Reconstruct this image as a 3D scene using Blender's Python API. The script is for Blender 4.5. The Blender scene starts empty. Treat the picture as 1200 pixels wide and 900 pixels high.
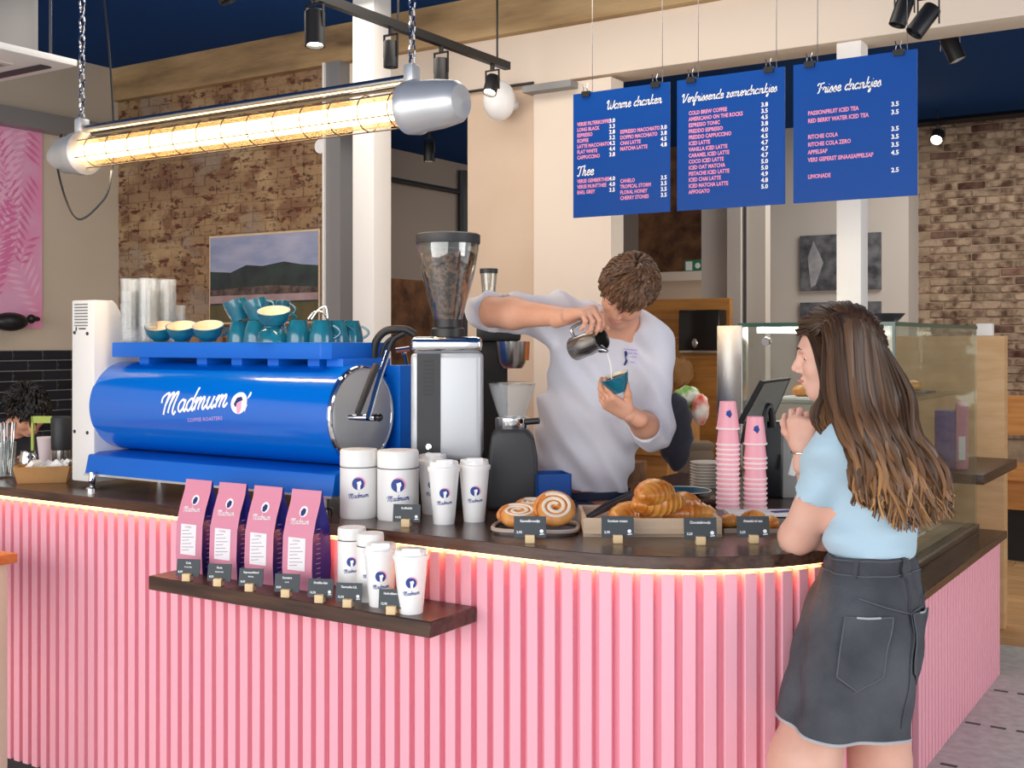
import bpy, bmesh, math, random
import numpy as np
from mathutils import Vector, Matrix, Euler
from mathutils.geometry import tessellate_polygon

random.seed(7)
RNG = np.random.default_rng(7)
SC = bpy.context.scene
COL = SC.collection
# ------------------------------------------------------------------ camera
FPX, HORY, CAMZ, YAW = 1360.0, 400.0, 1.60, math.radians(32.9)
CS, SN = math.cos(YAW), math.sin(YAW)
cam_d = bpy.data.cameras.new('camera')
cam = bpy.data.objects.new('camera', cam_d)
COL.objects.link(cam)
cam.location = (0, 0, CAMZ)
cam.rotation_euler = (math.pi / 2, 0, YAW)
cam_d.sensor_width = 36
cam_d.lens = FPX / 1200 * 36
cam_d.shift_y = -(450 - HORY) / 1200
cam_d.clip_start = 0.05
SC.camera = cam
# ------------------------------------------------------------------ world and light
world = bpy.data.worlds.new('daylight')
SC.world = world
world.use_nodes = True
bg = world.node_tree.nodes['Background']
bg.inputs[0].default_value = (0.93, 0.96, 1.0, 1)
bg.inputs[1].default_value = 0.85


def area(name, loc, target, sx, sy, power, col=(1, 1, 1)):
    d = bpy.data.lights.new(name, 'AREA')
    d.shape = 'RECTANGLE'
    d.size, d.size_y, d.energy, d.color = sx, sy, power, col
    o = bpy.data.objects.new(name, d)
    COL.objects.link(o)
    o.location = loc
    o.rotation_euler = (Vector(target) - Vector(loc)).to_track_quat('-Z', 'Y').to_euler()
    return o


# daylight from the shop front windows behind and beside the photographer
area('shop_window_daylight', (-2.0, -3.0, 1.9), (-2.6, 3.0, 1.1), 8.0, 2.8, 225, (1.0, 0.98, 0.95))
area('side_window_daylight', (4.6, 3.2, 1.9), (-1.5, 4.2, 1.2), 3.2, 2.6, 95, (1.0, 0.98, 0.96))
area('back_room_area_light', (-1.6, 8.0, 3.38), (-1.6, 8.0, 0), 2.0, 1.6, 42, (1.0, 0.95, 0.88))  # plain area light just below the closed back room ceiling
area('ceiling_downlights', (-3.2, 4.2, 3.4), (-3.2, 4.2, 0), 3.4, 1.0, 34, (1.0, 0.9, 0.78))
SC.view_settings.view_transform = 'Standard'
SC.view_settings.look = 'None'
SC.view_settings.gamma = 1.0
SC.view_settings.use_curve_mapping = False
SC.view_settings.exposure = 0.34


# ------------------------------------------------------------------ pixel + real distance -> world
def D(px, py, d):
    l = (px - 600) / FPX * d
    return Vector((l * CS - d * SN, l * SN + d * CS, CAMZ - (py - HORY) / FPX * d))


def PZ(px, py, z):
    return D(px, py, FPX * (CAMZ - z) / (py - HORY))


def PY(px, py, Y):
    return D(px, py, Y / ((px - 600) / FPX * SN + CS))


def PX(px, py, X):
    return D(px, py, X / ((px - 600) / FPX * CS - SN))


RIGHT = Vector((CS, SN, 0))
FWD = Vector((-SN, CS, 0))
UP = Vector((0, 0, 1))


# ------------------------------------------------------------------ materials
MATS = {}


def lin(c):
    if isinstance(c, str):
        c = tuple(int(c[i:i + 2], 16) / 255 for i in (0, 2, 4))
    return tuple(((x / 12.92) if x <= 0.04045 else ((x + 0.055) / 1.055) ** 2.4) for x in c) + (1.0,)


def M(name, col, rough=0.5, metal=0.0, col2=None, scale=6.0, stretch=(1, 1, 1), ramp=(0.35, 0.65), detail=4.0,
      bump=0.0, bscale=None, bstretch=None, emit=0.0, spec=0.5, coat=0.0, sheen=0.0, sss=0.0, rand=0.0, col3=None, sat=0.0):
    m = bpy.data.materials.new(name)
    m.use_nodes = True
    nt = m.node_tree
    N, L = nt.nodes, nt.links
    b = N['Principled BSDF']
    b.inputs['Roughness'].default_value = rough
    b.inputs['Metallic'].default_value = metal
    b.inputs['Specular IOR Level'].default_value = spec
    b.inputs['Coat Weight'].default_value = coat
    b.inputs['Coat Roughness'].default_value = 0.08
    b.inputs['Sheen Weight'].default_value = sheen
    if sss:
        b.inputs['Subsurface Weight'].default_value = sss
        b.inputs['Subsurface Radius'].default_value = (0.012, 0.005, 0.003)
        b.inputs['Subsurface Scale'].default_value = 1.0
    tc = N.new('ShaderNodeTexCoord')

    oi = N.new('ShaderNodeObjectInfo') if rand else None

    def noise(sc, st, det):
        mp = N.new('ShaderNodeMapping')
        mp.inputs['Scale'].default_value = st
        if oi:
            mu = N.new('ShaderNodeMath')
            mu.operation = 'MULTIPLY'
            mu.inputs[1].default_value = 60.0
            L.new(oi.outputs['Random'], mu.inputs[0])
            L.new(mu.outputs[0], mp.inputs['Location'])
        L.new(tc.outputs['Object'], mp.inputs[0])
        n = N.new('ShaderNodeTexNoise')
        n.inputs['Scale'].default_value = sc
        n.inputs['Detail'].default_value = det
        L.new(mp.outputs[0], n.inputs['Vector'])
        return n
    out = None
    if col2 is not None:
        n = noise(scale, stretch, detail)
        r = N.new('ShaderNodeValToRGB')
        r.color_ramp.elements[0].position, r.color_ramp.elements[1].position = ramp
        r.color_ramp.elements[0].color, r.color_ramp.elements[1].color = lin(col), lin(col2)
        if col3 is not None:
            e = r.color_ramp.elements.new((ramp[0] + ramp[1]) / 2)
            e.color = lin(col3)
        L.new(n.outputs['Fac'], r.inputs[0])
        out = r.outputs[0]
    else:
        b.inputs['Base Color'].default_value = lin(col)
    if rand:
        hs = N.new('ShaderNodeHueSaturation')
        mr = N.new('ShaderNodeMapRange')
        mr.inputs[3].default_value, mr.inputs[4].default_value = 1 - rand, 1 + rand
        L.new(oi.outputs['Random'], mr.inputs[0])
        L.new(mr.outputs[0], hs.inputs['Value'])
        if out:
            L.new(out, hs.inputs['Color'])
        else:
            hs.inputs['Color'].default_value = lin(col)
        out = hs.outputs[0]
    if out:
        L.new(out, b.inputs['Base Color'])
    if bump:
        n = noise(bscale or scale * 3, bstretch or stretch, 6)
        bp = N.new('ShaderNodeBump')
        bp.inputs['Strength'].default_value = min(1.0, bump)
        bp.inputs['Distance'].default_value = 0.01 * max(1.0, bump)
        L.new(n.outputs['Fac'], bp.inputs['Height'])
        L.new(bp.outputs[0], b.inputs['Normal'])
    if emit:
        b.inputs['Emission Color'].default_value = lin(col)
        b.inputs['Emission Strength'].default_value = emit
    MATS[name] = m
    return m


def GLASS(name, tint='e8f2ee', refl=0.12, rough=0.02, milk=0.0, mcol='f2f2f2'):
    m = bpy.data.materials.new(name)
    m.use_nodes = True
    N, L = m.node_tree.nodes, m.node_tree.links
    N.remove(N['Principled BSDF'])
    o = N['Material Output']
    t = N.new('ShaderNodeBsdfTransparent')
    t.inputs[0].default_value = lin(tint)
    g = N.new('ShaderNodeBsdfGlossy')
    g.inputs['Roughness'].default_value = rough
    lw = N.new('ShaderNodeLayerWeight')
    lw.inputs[0].default_value = 0.35
    mr = N.new('ShaderNodeMapRange')
    mr.inputs[3].default_value, mr.inputs[4].default_value = refl * 0.4, min(1, refl * 4)
    L.new(lw.outputs['Facing'], mr.inputs[0])
    mx = N.new('ShaderNodeMixShader')
    L.new(mr.outputs[0], mx.inputs[0])
    L.new(t.outputs[0], mx.inputs[1])
    L.new(g.outputs[0], mx.inputs[2])
    last = mx
    if milk:
        df = N.new('ShaderNodeBsdfDiffuse')
        df.inputs[0].default_value = lin(mcol)
        mk = N.new('ShaderNodeMixShader')
        mk.inputs[0].default_value = milk
        L.new(mx.outputs[0], mk.inputs[1])
        L.new(df.outputs[0], mk.inputs[2])
        last = mk
    L.new(last.outputs[0], o.inputs[0])
    MATS[name] = m
    return m


# ------------------------------------------------------------------ mesh builder
PRINTS = {'lettering', 'title_lettering', 'item_lettering', 'card_print', 'label_print', 'gusset_print', 'leaf_print', 'print', 'emblem', 'chest_print'}


class MB:
    def __init__(self):
        self.v, self.f = [], []

    def add(self, vs, fs, M4=None):
        n = len(self.v)
        if M4 is not None:
            vs = [M4 @ Vector(p) for p in vs]
        self.v += [tuple(p) for p in vs]
        self.f += [tuple(i + n for i in f) for f in fs]
        return self

    def box(self, x0, x1, y0, y1, z0, z1, M4=None):
        return self.add([(x0, y0, z0), (x1, y0, z0), (x1, y1, z0), (x0, y1, z0), (x0, y0, z1), (x1, y0, z1), (x1, y1, z1), (x0, y1, z1)],
                        [(0, 3, 2, 1), (4, 5, 6, 7), (0, 1, 5, 4), (1, 2, 6, 5), (2, 3, 7, 6), (3, 0, 4, 7)], M4)

    def prism(self, poly, z0, z1, M4=None):
        n = len(poly)
        vs = [(p[0], p[1], z0) for p in poly] + [(p[0], p[1], z1) for p in poly]
        tri = tessellate_polygon([[Vector((p[0], p[1], 0)) for p in poly]])
        fs = []
        for t in tri:
            a, b, c = [Vector((poly[i][0], poly[i][1])) for i in t]
            cr = (b - a).cross(c - a)
            t = t if cr > 0 else t[::-1]
            fs.append((t[2], t[1], t[0]))
            fs.append(tuple(i + n for i in t))
        ar = sum(poly[i][0] * poly[(i + 1) % n][1] - poly[(i + 1) % n][0] * poly[i][1] for i in range(n))
        for i in range(n):
            j = (i + 1) % n
            fs.append((i, j, j + n, i + n) if ar > 0 else (j, i, i + n, j + n))
        return self.add(vs, fs, M4)

    def lathe(self, prof, seg=24, M4=None, cap0=True, cap1=True):
        vs, fs = [], []
        for r, z in prof:
            for k in range(seg):
                a = 2 * math.pi * k / seg
                vs.append((r * math.cos(a), r * math.sin(a), z))
        for i in range(len(prof) - 1):
            for k in range(seg):
                j = (k + 1) % seg
                fs.append((i * seg + k, i * seg + j, (i + 1) * seg + j, (i + 1) * seg + k))
        if cap0 and prof[0][0] > 1e-6:
            fs.append(tuple(range(seg))[::-1])
        if cap1 and prof[-1][0] > 1e-6:
            fs.append(tuple((len(prof) - 1) * seg + k for k in range(seg)))
        return self.add(vs, fs, M4)

    def tube(self, pts, r, seg=8, cap=True, flat=1.0, ref=None):
        pts = [Vector(p) for p in pts]
        n = len(pts)
        rs = r if isinstance(r, (list, tuple, np.ndarray)) else [r] * n
        vs, fs = [], []
        prev = Vector(ref) if ref is not None else None
        for i in range(n):
            t = (pts[min(i + 1, n - 1)] - pts[max(i - 1, 0)])
            t = t.normalized() if t.length > 1e-9 else Vector((0, 0, 1))
            if prev is None:
                prev = Vector((0, 0, 1)) if abs(t.z) < 0.9 else Vector((1, 0, 0))
            u = prev - t * prev.dot(t)
            u = u.normalized() if u.length > 1e-6 else t.orthogonal().normalized()
            w = t.cross(u)
            if ref is None:
                prev = u
            for k in range(seg):
                a = 2 * math.pi * k / seg
                vs.append(pts[i] + (u * math.cos(a) * flat + w * math.sin(a)) * float(rs[i]))
        for i in range(n - 1):
            for k in range(seg):
                j = (k + 1) % seg
                fs.append((i * seg + k, i * seg + j, (i + 1) * seg + j, (i + 1) * seg + k))
        if cap:
            fs.append(tuple(range(seg))[::-1])
            fs.append(tuple((n - 1) * seg + k for k in range(seg)))
        return self.add(vs, fs)

    def ell(self, c, r, rot=None, nu=16, nv=10):
        vs, fs = [(0, 0, -1)], []
        for i in range(1, nv):
            ph = -math.pi / 2 + math.pi * i / nv
            for k in range(nu):
                a = 2 * math.pi * k / nu
                vs.append((math.cos(ph) * math.cos(a), math.cos(ph) * math.sin(a), math.sin(ph)))
        vs.append((0, 0, 1))
        for k in range(nu):
            fs.append((0, 1 + (k + 1) % nu, 1 + k))
            fs.append((len(vs) - 1, 1 + (nv - 2) * nu + k, 1 + (nv - 2) * nu + (k + 1) % nu))
        for i in range(nv - 2):
            for k in range(nu):
                j = (k + 1) % nu
                fs.append((1 + i * nu + k, 1 + i * nu + j, 1 + (i + 1) * nu + j, 1 + (i + 1) * nu + k))
        R = (rot.to_4x4() if rot is not None else Matrix.Identity(4))
        M4 = Matrix.Translation(c) @ R @ Matrix.Diagonal((r[0], r[1], r[2], 1))
        return self.add(vs, fs, M4)

    def mesh(self, name, mat, smooth=False, bevel=0.0, segs=2):
        me = bpy.data.meshes.new(name)
        me.from_pydata(self.v, [], self.f)
        if bevel > 0:
            bm = bmesh.new()
            bm.from_mesh(me)
            bmesh.ops.remove_doubles(bm, verts=bm.verts, dist=1e-6)
            ed = [e for e in bm.edges if len(e.link_faces) == 2 and e.calc_face_angle(0) > 0.6]
            bmesh.ops.bevel(bm, geom=ed, offset=bevel, segments=segs, affect='EDGES', profile=0.6, clamp_overlap=True)
            bm.to_mesh(me)
            bm.free()
        if smooth or bevel > 0:
            me.shade_smooth()
            me.set_sharp_from_angle(angle=math.radians(38))
        me.materials.append(MATS[mat] if isinstance(mat, str) else mat)
        me.update()
        return me

    def build(self, name, mat, parent=None, smooth=False, bevel=0.0, segs=2, world=False, loc=None, rot=None):
        if world and parent is not None:
            p = parent
            off = Vector((0, 0, 0))
            while p is not None:
                off += Vector(p.location)
                p = p.parent
            self.v = [(a - off.x, b - off.y, c - off.z) for a, b, c in self.v]
        elif world:
            off = Vector(loc) if loc is not None else Vector((0, 0, 0))
            self.v = [(a - off.x, b - off.y, c - off.z) for a, b, c in self.v]
        me = self.mesh(name, mat, smooth, bevel, segs)
        o = link(name, me, parent, loc, rot)
        if parent is not None and name in PRINTS:
            o['kind'] = 'stuff'
        return o


def link(name, data, parent=None, loc=None, rot=None):
    o = bpy.data.objects.new(name, data)
    COL.objects.link(o)
    if parent is not None:
        o.parent = parent
    if loc is not None:
        o.location = loc
    if rot is not None:
        o.rotation_euler = rot
    return o


def tag(o, label=None, cat=None, group=None, kind=None):
    if label:
        o['label'] = label
    if cat:
        o['category'] = cat
    if group:
        o['group'] = group
    if kind:
        o['kind'] = kind
    return o


def thing(name, label, cat, loc=(0, 0, 0), rz=0.0, group=None, kind=None):
    o = link(name, None, None, loc, (0, 0, rz))
    o.empty_display_size = 0.05
    return tag(o, label, cat, group, kind)


def struct(o):
    o['kind'] = 'structure'
    return o


def copy_tree(o, parent=None, loc=None, rot=None, label=None):
    c = o.copy()
    COL.objects.link(c)
    c.parent = parent
    if loc is not None:
        c.location = loc
    if rot is not None:
        c.rotation_euler = rot
    if label:
        c['label'] = label
    for ch in list(o.children):
        copy_tree(ch, c)
    return c


def B(x0, x1, y0, y1, z0, z1):
    return MB().box(x0, x1, y0, y1, z0, z1)


def TR(loc, rx=0, ry=0, rz=0):
    return Matrix.Translation(loc) @ Euler((rx, ry, rz)).to_matrix().to_4x4()


def frame_z(origin, axis, xref=(1, 0, 0)):
    """matrix whose local Z points along axis"""
    z = Vector(axis).normalized()
    x = Vector(xref)
    x = x - z * x.dot(z)
    x = x.normalized() if x.length > 1e-6 else z.orthogonal().normalized()
    y = z.cross(x)
    m = Matrix((x, y, z)).transposed().to_4x4()
    return Matrix.Translation(origin) @ m


def smoothpts(pts, n=6):
    pts = [Vector(p) for p in pts]
    out = []
    for i in range(len(pts) - 1):
        p0, p1, p2, p3 = pts[max(i - 1, 0)], pts[i], pts[i + 1], pts[min(i + 2, len(pts) - 1)]
        for k in range(n):
            t = k / n
            out.append(0.5 * ((2 * p1) + (p2 - p0) * t + (2 * p0 - 5 * p1 + 4 * p2 - p3) * t * t + (3 * p1 - p0 - 3 * p2 + p3) * t ** 3))
    out.append(pts[-1])
    return out


# ------------------------------------------------------------------ lettering
def block_text(mb, txt, size, place, bold=0.0, align='LEFT', width=None, xs=1.0):
    """sans lettering as flat mesh; place(u, v) -> world point"""
    cu = bpy.data.curves.new('lettering', 'FONT')
    cu.body = txt
    cu.size = size
    cu.align_x = align
    cu.offset = bold * size
    cu.resolution_u = 2
    ob = bpy.data.objects.new('lettering', cu)
    me = bpy.data.meshes.new_from_object(ob)
    vs = [(v.co.x, v.co.y) for v in me.vertices]
    if vs and width:
        w = max(v[0] for v in vs) - min(v[0] for v in vs)
        k = width / w if w > 1e-9 else 1
        vs = [(v[0] * k, v[1]) for v in vs]
    mb.add([place(a * xs, b) for a, b in vs], [tuple(p.vertices) for p in me.polygons])
    bpy.data.objects.remove(ob)
    bpy.data.curves.remove(cu)
    bpy.data.meshes.remove(me)


_A = [(.80, .72), (.5, 1.0), (.16, .72), (.12, .28), (.38, 0.0), (.68, .25), (.80, .72)]
SCRIPT = {
    'a': (1.0, [_A, [(.80, .98), (.76, .3), (.92, 0), (1.12, .3)]]),
    'd': (1.0, [_A, [(.82, 1.95), (.76, .3), (.92, 0), (1.12, .3)]]),
    'm': (1.45, [[(0, .6), (.15, 1), (.2, .8), (.15, 0)], [(.17, .4), (.45, 1), (.62, .8), (.58, 0)], [(.6, .4), (.88, 1), (1.08, .8), (1.02, .2), (1.2, 0), (1.45, .3)]]),
    'n': (1.0, [[(0, .6), (.15, 1), (.2, .8), (.15, 0)], [(.17, .4), (.45, 1), (.65, .8), (.6, .2), (.78, 0), (1.0, .3)]]),
    'u': (1.0, [[(0, .6), (.12, 1), (.08, .3), (.3, 0), (.6, .4), (.68, 1), (.62, .25), (.8, 0), (1.0, .3)]]),
    'e': (.75, [[(.05, .4), (.55, .6), (.5, .98), (.22, .92), (.1, .4), (.35, 0), (.78, .28)]]),
    'r': (.75, [[(0, .5), (.18, 1.1), (.28, .9), (.55, .9), (.48, .3), (.6, 0), (.8, .3)]]),
    'k': (.85, [[(.25, 1.95), (.12, 0)], [(.65, 1), (.2, .5), (.5, .2), (.62, 0), (.85, .3)]]),
    'h': (.95, [[(.25, 1.95), (.12, 0)], [(.15, .4), (.42, 1), (.6, .8), (.55, .2), (.72, 0), (.95, .3)]]),
    'i': (.5, [[(.05, .5), (.2, 1), (.14, .25), (.3, 0), (.5, .3)], [(.24, 1.4), (.26, 1.46)]]),
    'j': (.5, [[(.1, .5), (.3, 1), (.15, -.6), (-.1, -.75), (-.1, -.45), (.5, .3)], [(.32, 1.4), (.34, 1.46)]]),
    's': (.7, [[(0, .3), (.35, 1.05), (.5, .5), (.4, 0), (.08, .1)], [(.4, 0), (.7, .3)]]),
    'z': (.75, [[(.05, .9), (.55, .95), (.1, .05), (.7, .1)]]),
    'o': (.8, [[(.45, 1), (.12, .6), (.15, .2), (.42, 0), (.68, .45), (.45, 1), (.8, .85)]]),
    'f': (.6, [[(.55, 1.7), (.38, 1.9), (.25, 1.2), (.1, -.6), (.3, -.7), (.25, 0), (.6, .3)], [(.05, .9), (.5, .95)]]),
    'W': (1.6, [[(-.15, 1.2), (-.1, 1.6), (.2, 1.7), (.2, .3), (.42, 0), (.75, .5), (.85, 1.6), (.85, .3), (1.05, 0), (1.4, .5), (1.5, 1.7)]]),
    'V': (1.2, [[(-.15, 1.2), (-.1, 1.6), (.2, 1.7), (.25, .3), (.35, 0), (.75, .6), (1.05, 1.7), (1.2, 1.6)]]),
    'T': (1.0, [[(-.1, 1.3), (0, 1.7), (.5, 1.65), (1.05, 1.8)], [(.55, 1.65), (.4, .2), (.15, 0), (0, .2)]]),
    'F': (1.0, [[(-.1, 1.3), (0, 1.7), (.5, 1.65), (1.05, 1.8)], [(.5, 1.65), (.35, .2), (.1, 0)], [(.2, .85), (.8, .95)]]),
    'M': (1.75, [[(-.35, .9), (-.4, 1.35), (0, 1.7), (.25, 1.5), (.1, -.1)], [(.17, .6), (.55, 1.65), (.8, 1.5), (.65, 0)], [(.72, .6), (1.1, 1.65), (1.35, 1.5), (1.2, .2), (1.35, -.15), (1.6, .1)]]),
    ' ': (.6, []),
}


def script_strokes(txt):
    x, out = 0.0, []
    for ch in txt:
        w, sts = SCRIPT[ch]
        for st in sts:
            out.append([(p[0] + x + 0.22 * p[1], p[1]) for p in st])
        x += w
    return x, out


def ribbon(mb, pts, w, place):
    pts = [Vector((p[0], p[1], 0)) for p in pts]
    n = len(pts)
    vs = []
    for i in range(n):
        t = (pts[min(i + 1, n - 1)] - pts[max(i - 1, 0)])
        t = t.normalized() if t.length > 1e-9 else Vector((1, 0, 0))
        nn = Vector((-t.y, t.x, 0)) * w / 2
        vs += [place(*(pts[i] + nn)[:2]), place(*(pts[i] - nn)[:2])]
    mb.add(vs, [(2 * i, 2 * i + 1, 2 * i + 3, 2 * i + 2) for i in range(n - 1)])


def script_text(mb, txt, x0, y0, width, place, weight=0.17, slope=0.0):
    w, sts = script_strokes(txt)
    k = width / w
    for st in sts:
        pp = smoothpts([(p[0], p[1], 0) for p in st], 4)
        ribbon(mb, [(x0 + p.x * k, y0 + p.y * k + slope * p.x * k) for p in pp], weight * k, place)


def poly2d(mb, pts, place):
    tri = tessellate_polygon([[Vector((p[0], p[1], 0)) for p in pts]])
    mb.add([place(p[0], p[1]) for p in pts], [t if (Vector(pts[t[1]]) - Vector(pts[t[0]])).cross(Vector(pts[t[2]]) - Vector(pts[t[0]])) > 0 else t[::-1] for t in tri])


def disc(mb, cx, cy, r, place, a0=0, a1=360, n=20, sx=1.0):
    vs = [place(cx, cy)]
    fs = []
    for j in (1, 2, 3):
        for k in range(n):
            a = 2 * math.pi * k / n
            vs.append(place(cx + sx * r * j / 3 * math.cos(a), cy + r * j / 3 * math.sin(a)))
    for k in range(n):
        m = (k + 1) % n
        fs.append((0, 1 + k, 1 + m))
        for j in (0, 1):
            fs.append((1 + j * n + k, 1 + (j + 1) * n + k, 1 + (j + 1) * n + m, 1 + j * n + m))
    mb.add(vs, fs)


def cylplace(R, off=0.0008, a0=-math.pi / 2, taper=0.0, z0=0.0):
    """decal on a vertical cone/cylinder: u along circumference, v up; front is -Y"""
    def f(u, v):
        r = R + taper * (v - z0) + off
        a = a0 + u / R
        return Vector((r * math.cos(a), r * math.sin(a), v))
    return f


# ------------------------------------------------------------------ distance-field bodies
def rc(a, b, ra, rb, k=0.03):
    return ('c', np.array(a, float), np.array(b, float), ra, rb, k)


def el(c, r, R=None, k=0.03):
    return ('e', np.array(c, float), np.array(r, float), np.array(R if R is not None else np.eye(3), float), k)


def sub(p):
    return ('-',) + p


def axes(z, x):
    """columns x,y,z as rotation for el(): local x~given x, local z~given z"""
    z = np.array(z, float)
    z /= np.linalg.norm(z)
    x = np.array(x, float)
    x = x - z * x.dot(z)
    x /= np.linalg.norm(x)
    return np.stack([x, np.cross(z, x), z], 1)


def sdf_grid(prims, lo, hi, h, disp=None, clip=None):
    lo, hi = np.array(lo, float), np.array(hi, float)
    n = np.ceil((hi - lo) / h).astype(int) + 1
    ax = [lo[i] + h * np.arange(n[i]) for i in range(3)]
    Fd = np.full(n, 0.3, np.float32)
    for p in prims:
        neg = p[0] == '-'
        if neg:
            p = p[1:]
        if p[0] == 'c':
            _, a, b, ra, rb, k = p
            r = max(ra, rb) + 0.05 + k
            blo, bhi = np.minimum(a, b) - r, np.maximum(a, b) + r
        else:
            _, c, rr, R, k = p
            e = np.abs(R) @ rr + 0.05 + k
            blo, bhi = c - e, c + e
        i0 = np.maximum(np.floor((blo - lo) / h).astype(int), 0)
        i1 = np.minimum(np.ceil((bhi - lo) / h).astype(int) + 1, n)
        if (i1 <= i0).any():
            continue
        sl = tuple(slice(i0[i], i1[i]) for i in range(3))
        X = ax[0][sl[0]][:, None, None]
        Y = ax[1][sl[1]][None, :, None]
        Z = ax[2][sl[2]][None, None, :]
        if p[0] == 'c':
            ba = b - a
            L2 = max(ba.dot(ba), 1e-9)
            t = np.clip(((X - a[0]) * ba[0] + (Y - a[1]) * ba[1] + (Z - a[2]) * ba[2]) / L2, 0, 1)
            d = np.sqrt((X - a[0] - t * ba[0]) ** 2 + (Y - a[1] - t * ba[1]) ** 2 + (Z - a[2] - t * ba[2]) ** 2) - (ra + t * (rb - ra))
        else:
            q = [(X - c[0]) * R[0, i] + (Y - c[1]) * R[1, i] + (Z - c[2]) * R[2, i] for i in range(3)]
            k0 = np.sqrt(sum((q[i] / rr[i]) ** 2 for i in range(3)))
            k1 = np.sqrt(sum((q[i] / rr[i] ** 2) ** 2 for i in range(3))) + 1e-9
            d = k0 * (k0 - 1) / k1
        cur = Fd[sl]
        if neg:
            hh = np.clip(0.5 - 0.5 * (cur + d) / k, 0, 1)
            Fd[sl] = cur * (1 - hh) - d * hh + k * hh * (1 - hh)
        else:
            hh = np.clip(0.5 + 0.5 * (d - cur) / k, 0, 1)
            Fd[sl] = d * (1 - hh) + cur * hh - k * hh * (1 - hh)
    X, Y, Z = ax[0][:, None, None], ax[1][None, :, None], ax[2][None, None, :]
    if disp is not None:
        Fd = Fd + disp(X, Y, Z).astype(np.float32)
    if clip is not None:
        Fd = np.maximum(Fd, clip(X, Y, Z).astype(np.float32))
    return Fd, lo, h


def surface_nets(Fd, lo, h):
    ins = Fd < 0
    nx, ny, nz = Fd.shape
    C = np.zeros((nx - 1, ny - 1, nz - 1), np.int8)
    offs = [(i, j, k) for i in (0, 1) for j in (0, 1) for k in (0, 1)]
    for i, j, k in offs:
        C += ins[i:nx - 1 + i, j:ny - 1 + j, k:nz - 1 + k]
    act = (C > 0) & (C < 8)
    cells = np.argwhere(act)
    idx = np.full(act.shape, -1, np.int64)
    idx[act] = np.arange(len(cells))
    acc = np.zeros((len(cells), 3))
    cnt = np.zeros(len(cells))
    for a in offs:
        for axis in range(3):
            if a[axis] == 0:
                b = list(a)
                b[axis] = 1
                fa = Fd[cells[:, 0] + a[0], cells[:, 1] + a[1], cells[:, 2] + a[2]]
                fb = Fd[cells[:, 0] + b[0], cells[:, 1] + b[1], cells[:, 2] + b[2]]
                m = (fa < 0) != (fb < 0)
                t = np.where(m, fa / np.where(m, fa - fb, 1), 0)
                p = np.tile(np.array(a, float), (len(cells), 1))
                p[:, axis] += t
                acc[m] += p[m]
                cnt[m] += 1
    verts = lo + h * (cells + acc / cnt[:, None])
    faces = []
    for axis in range(3):
        u, w = (axis + 1) % 3, (axis + 2) % 3
        s0, s1 = [slice(None)] * 3, [slice(None)] * 3
        s0[axis], s1[axis] = slice(0, -1), slice(1, None)
        a, b = ins[tuple(s0)], ins[tuple(s1)]
        e = np.argwhere(a != b)
        e = e[(e[:, u] > 0) & (e[:, w] > 0) & (e[:, u] < Fd.shape[u] - 1) & (e[:, w] < Fd.shape[w] - 1)]
        fl = a[e[:, 0], e[:, 1], e[:, 2]]
        q = []
        for du, dw in ((-1, -1), (0, -1), (0, 0), (-1, 0)):
            c = e.copy()
            c[:, u] += du
            c[:, w] += dw
            q.append(idx[c[:, 0], c[:, 1], c[:, 2]])
        q = np.stack(q, 1)
        q[~fl] = q[~fl][:, ::-1]
        faces.append(q)
    return verts, np.concatenate(faces)


def sdf_part(mb, prims, h, disp=None, clip=None, lo=None, hi=None):
    if lo is None:
        los, his = [], []
        for p in prims:
            if p[0] == 'c':
                r = max(p[3], p[4])
                los.append(np.minimum(p[1], p[2]) - r)
                his.append(np.maximum(p[1], p[2]) + r)
            elif p[0] == 'e':
                e = np.abs(p[3]) @ p[2]
                los.append(p[1] - e)
                his.append(p[1] + e)
        lo, hi = np.min(los, 0) - 0.03, np.max(his, 0) + 0.03
    v, f = surface_nets(*sdf_grid(prims, lo, hi, h, disp, clip))
    mb.add([tuple(p) for p in v], [tuple(int(i) for i in q) for q in f])
    return mb
# ------------------------------------------------------------------ material library
M('pink_paint', 'fab2c0', 0.42, spec=0.4)
M('pink_panel', 'f39fb1', 0.5)
M('dark_wood', '38251f', 0.17, col2='5a4034', scale=3.0, stretch=(1.2, 14, 14), bump=0.08, bscale=60)
M('shelf_wood', '33211b', 0.32, col2='553b2c', scale=3.0, stretch=(1.2, 14, 14), bump=0.1, bscale=60)
M('oak', 'c98f52', 0.5, col2='b57a40', scale=3.0, stretch=(1.0, 12, 12))
M('oak_v', 'd9b283', 0.5, col2='cfa472', scale=3.0, stretch=(2, 2, 9))
M('ply', 'e6cda6', 0.6, col2='d9bb8f', scale=5.0, stretch=(1, 8, 8))
M('pale_wood', 'dcc3a4', 0.6, col2='cfb18d', scale=5, stretch=(1.5, 9, 9))
M('orange_wood', 'c9783c', 0.4, col2='b5652c', scale=4, stretch=(1, 8, 8))
M('floor_wood', 'd3a878', 0.4, col2='bd9060', scale=2.5, stretch=(1, 9, 1), rand=.1)
M('terrazzo', 'd3d2cd', 0.55, col2='bebdb8', scale=22, detail=8)
M('floor_stud', '55534f', 0.6)
M('kick', '332f31', 0.5)
M('blue_ceiling', '0b3f7c', 0.8, spec=0.15)
M('concrete', '6f5740', 0.9, col2='c2a276', scale=2.2, stretch=(0.5, 1, 2.5), detail=12, bump=0.6, bscale=14, col3='a98a60', ramp=(.3, .62))
M('cream', 'dcc5ae', 0.8, col2='d2b99f', scale=1.2)
M('cream_light', 'e6d6c4', 0.75)
M('left_wall', 'cbbca9', 0.85, col2='c2b29d', scale=1.0)
M('white_wall', 'cfc6bc', 0.85)
M('grey_wall', '9c8e82', 0.85)
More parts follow.
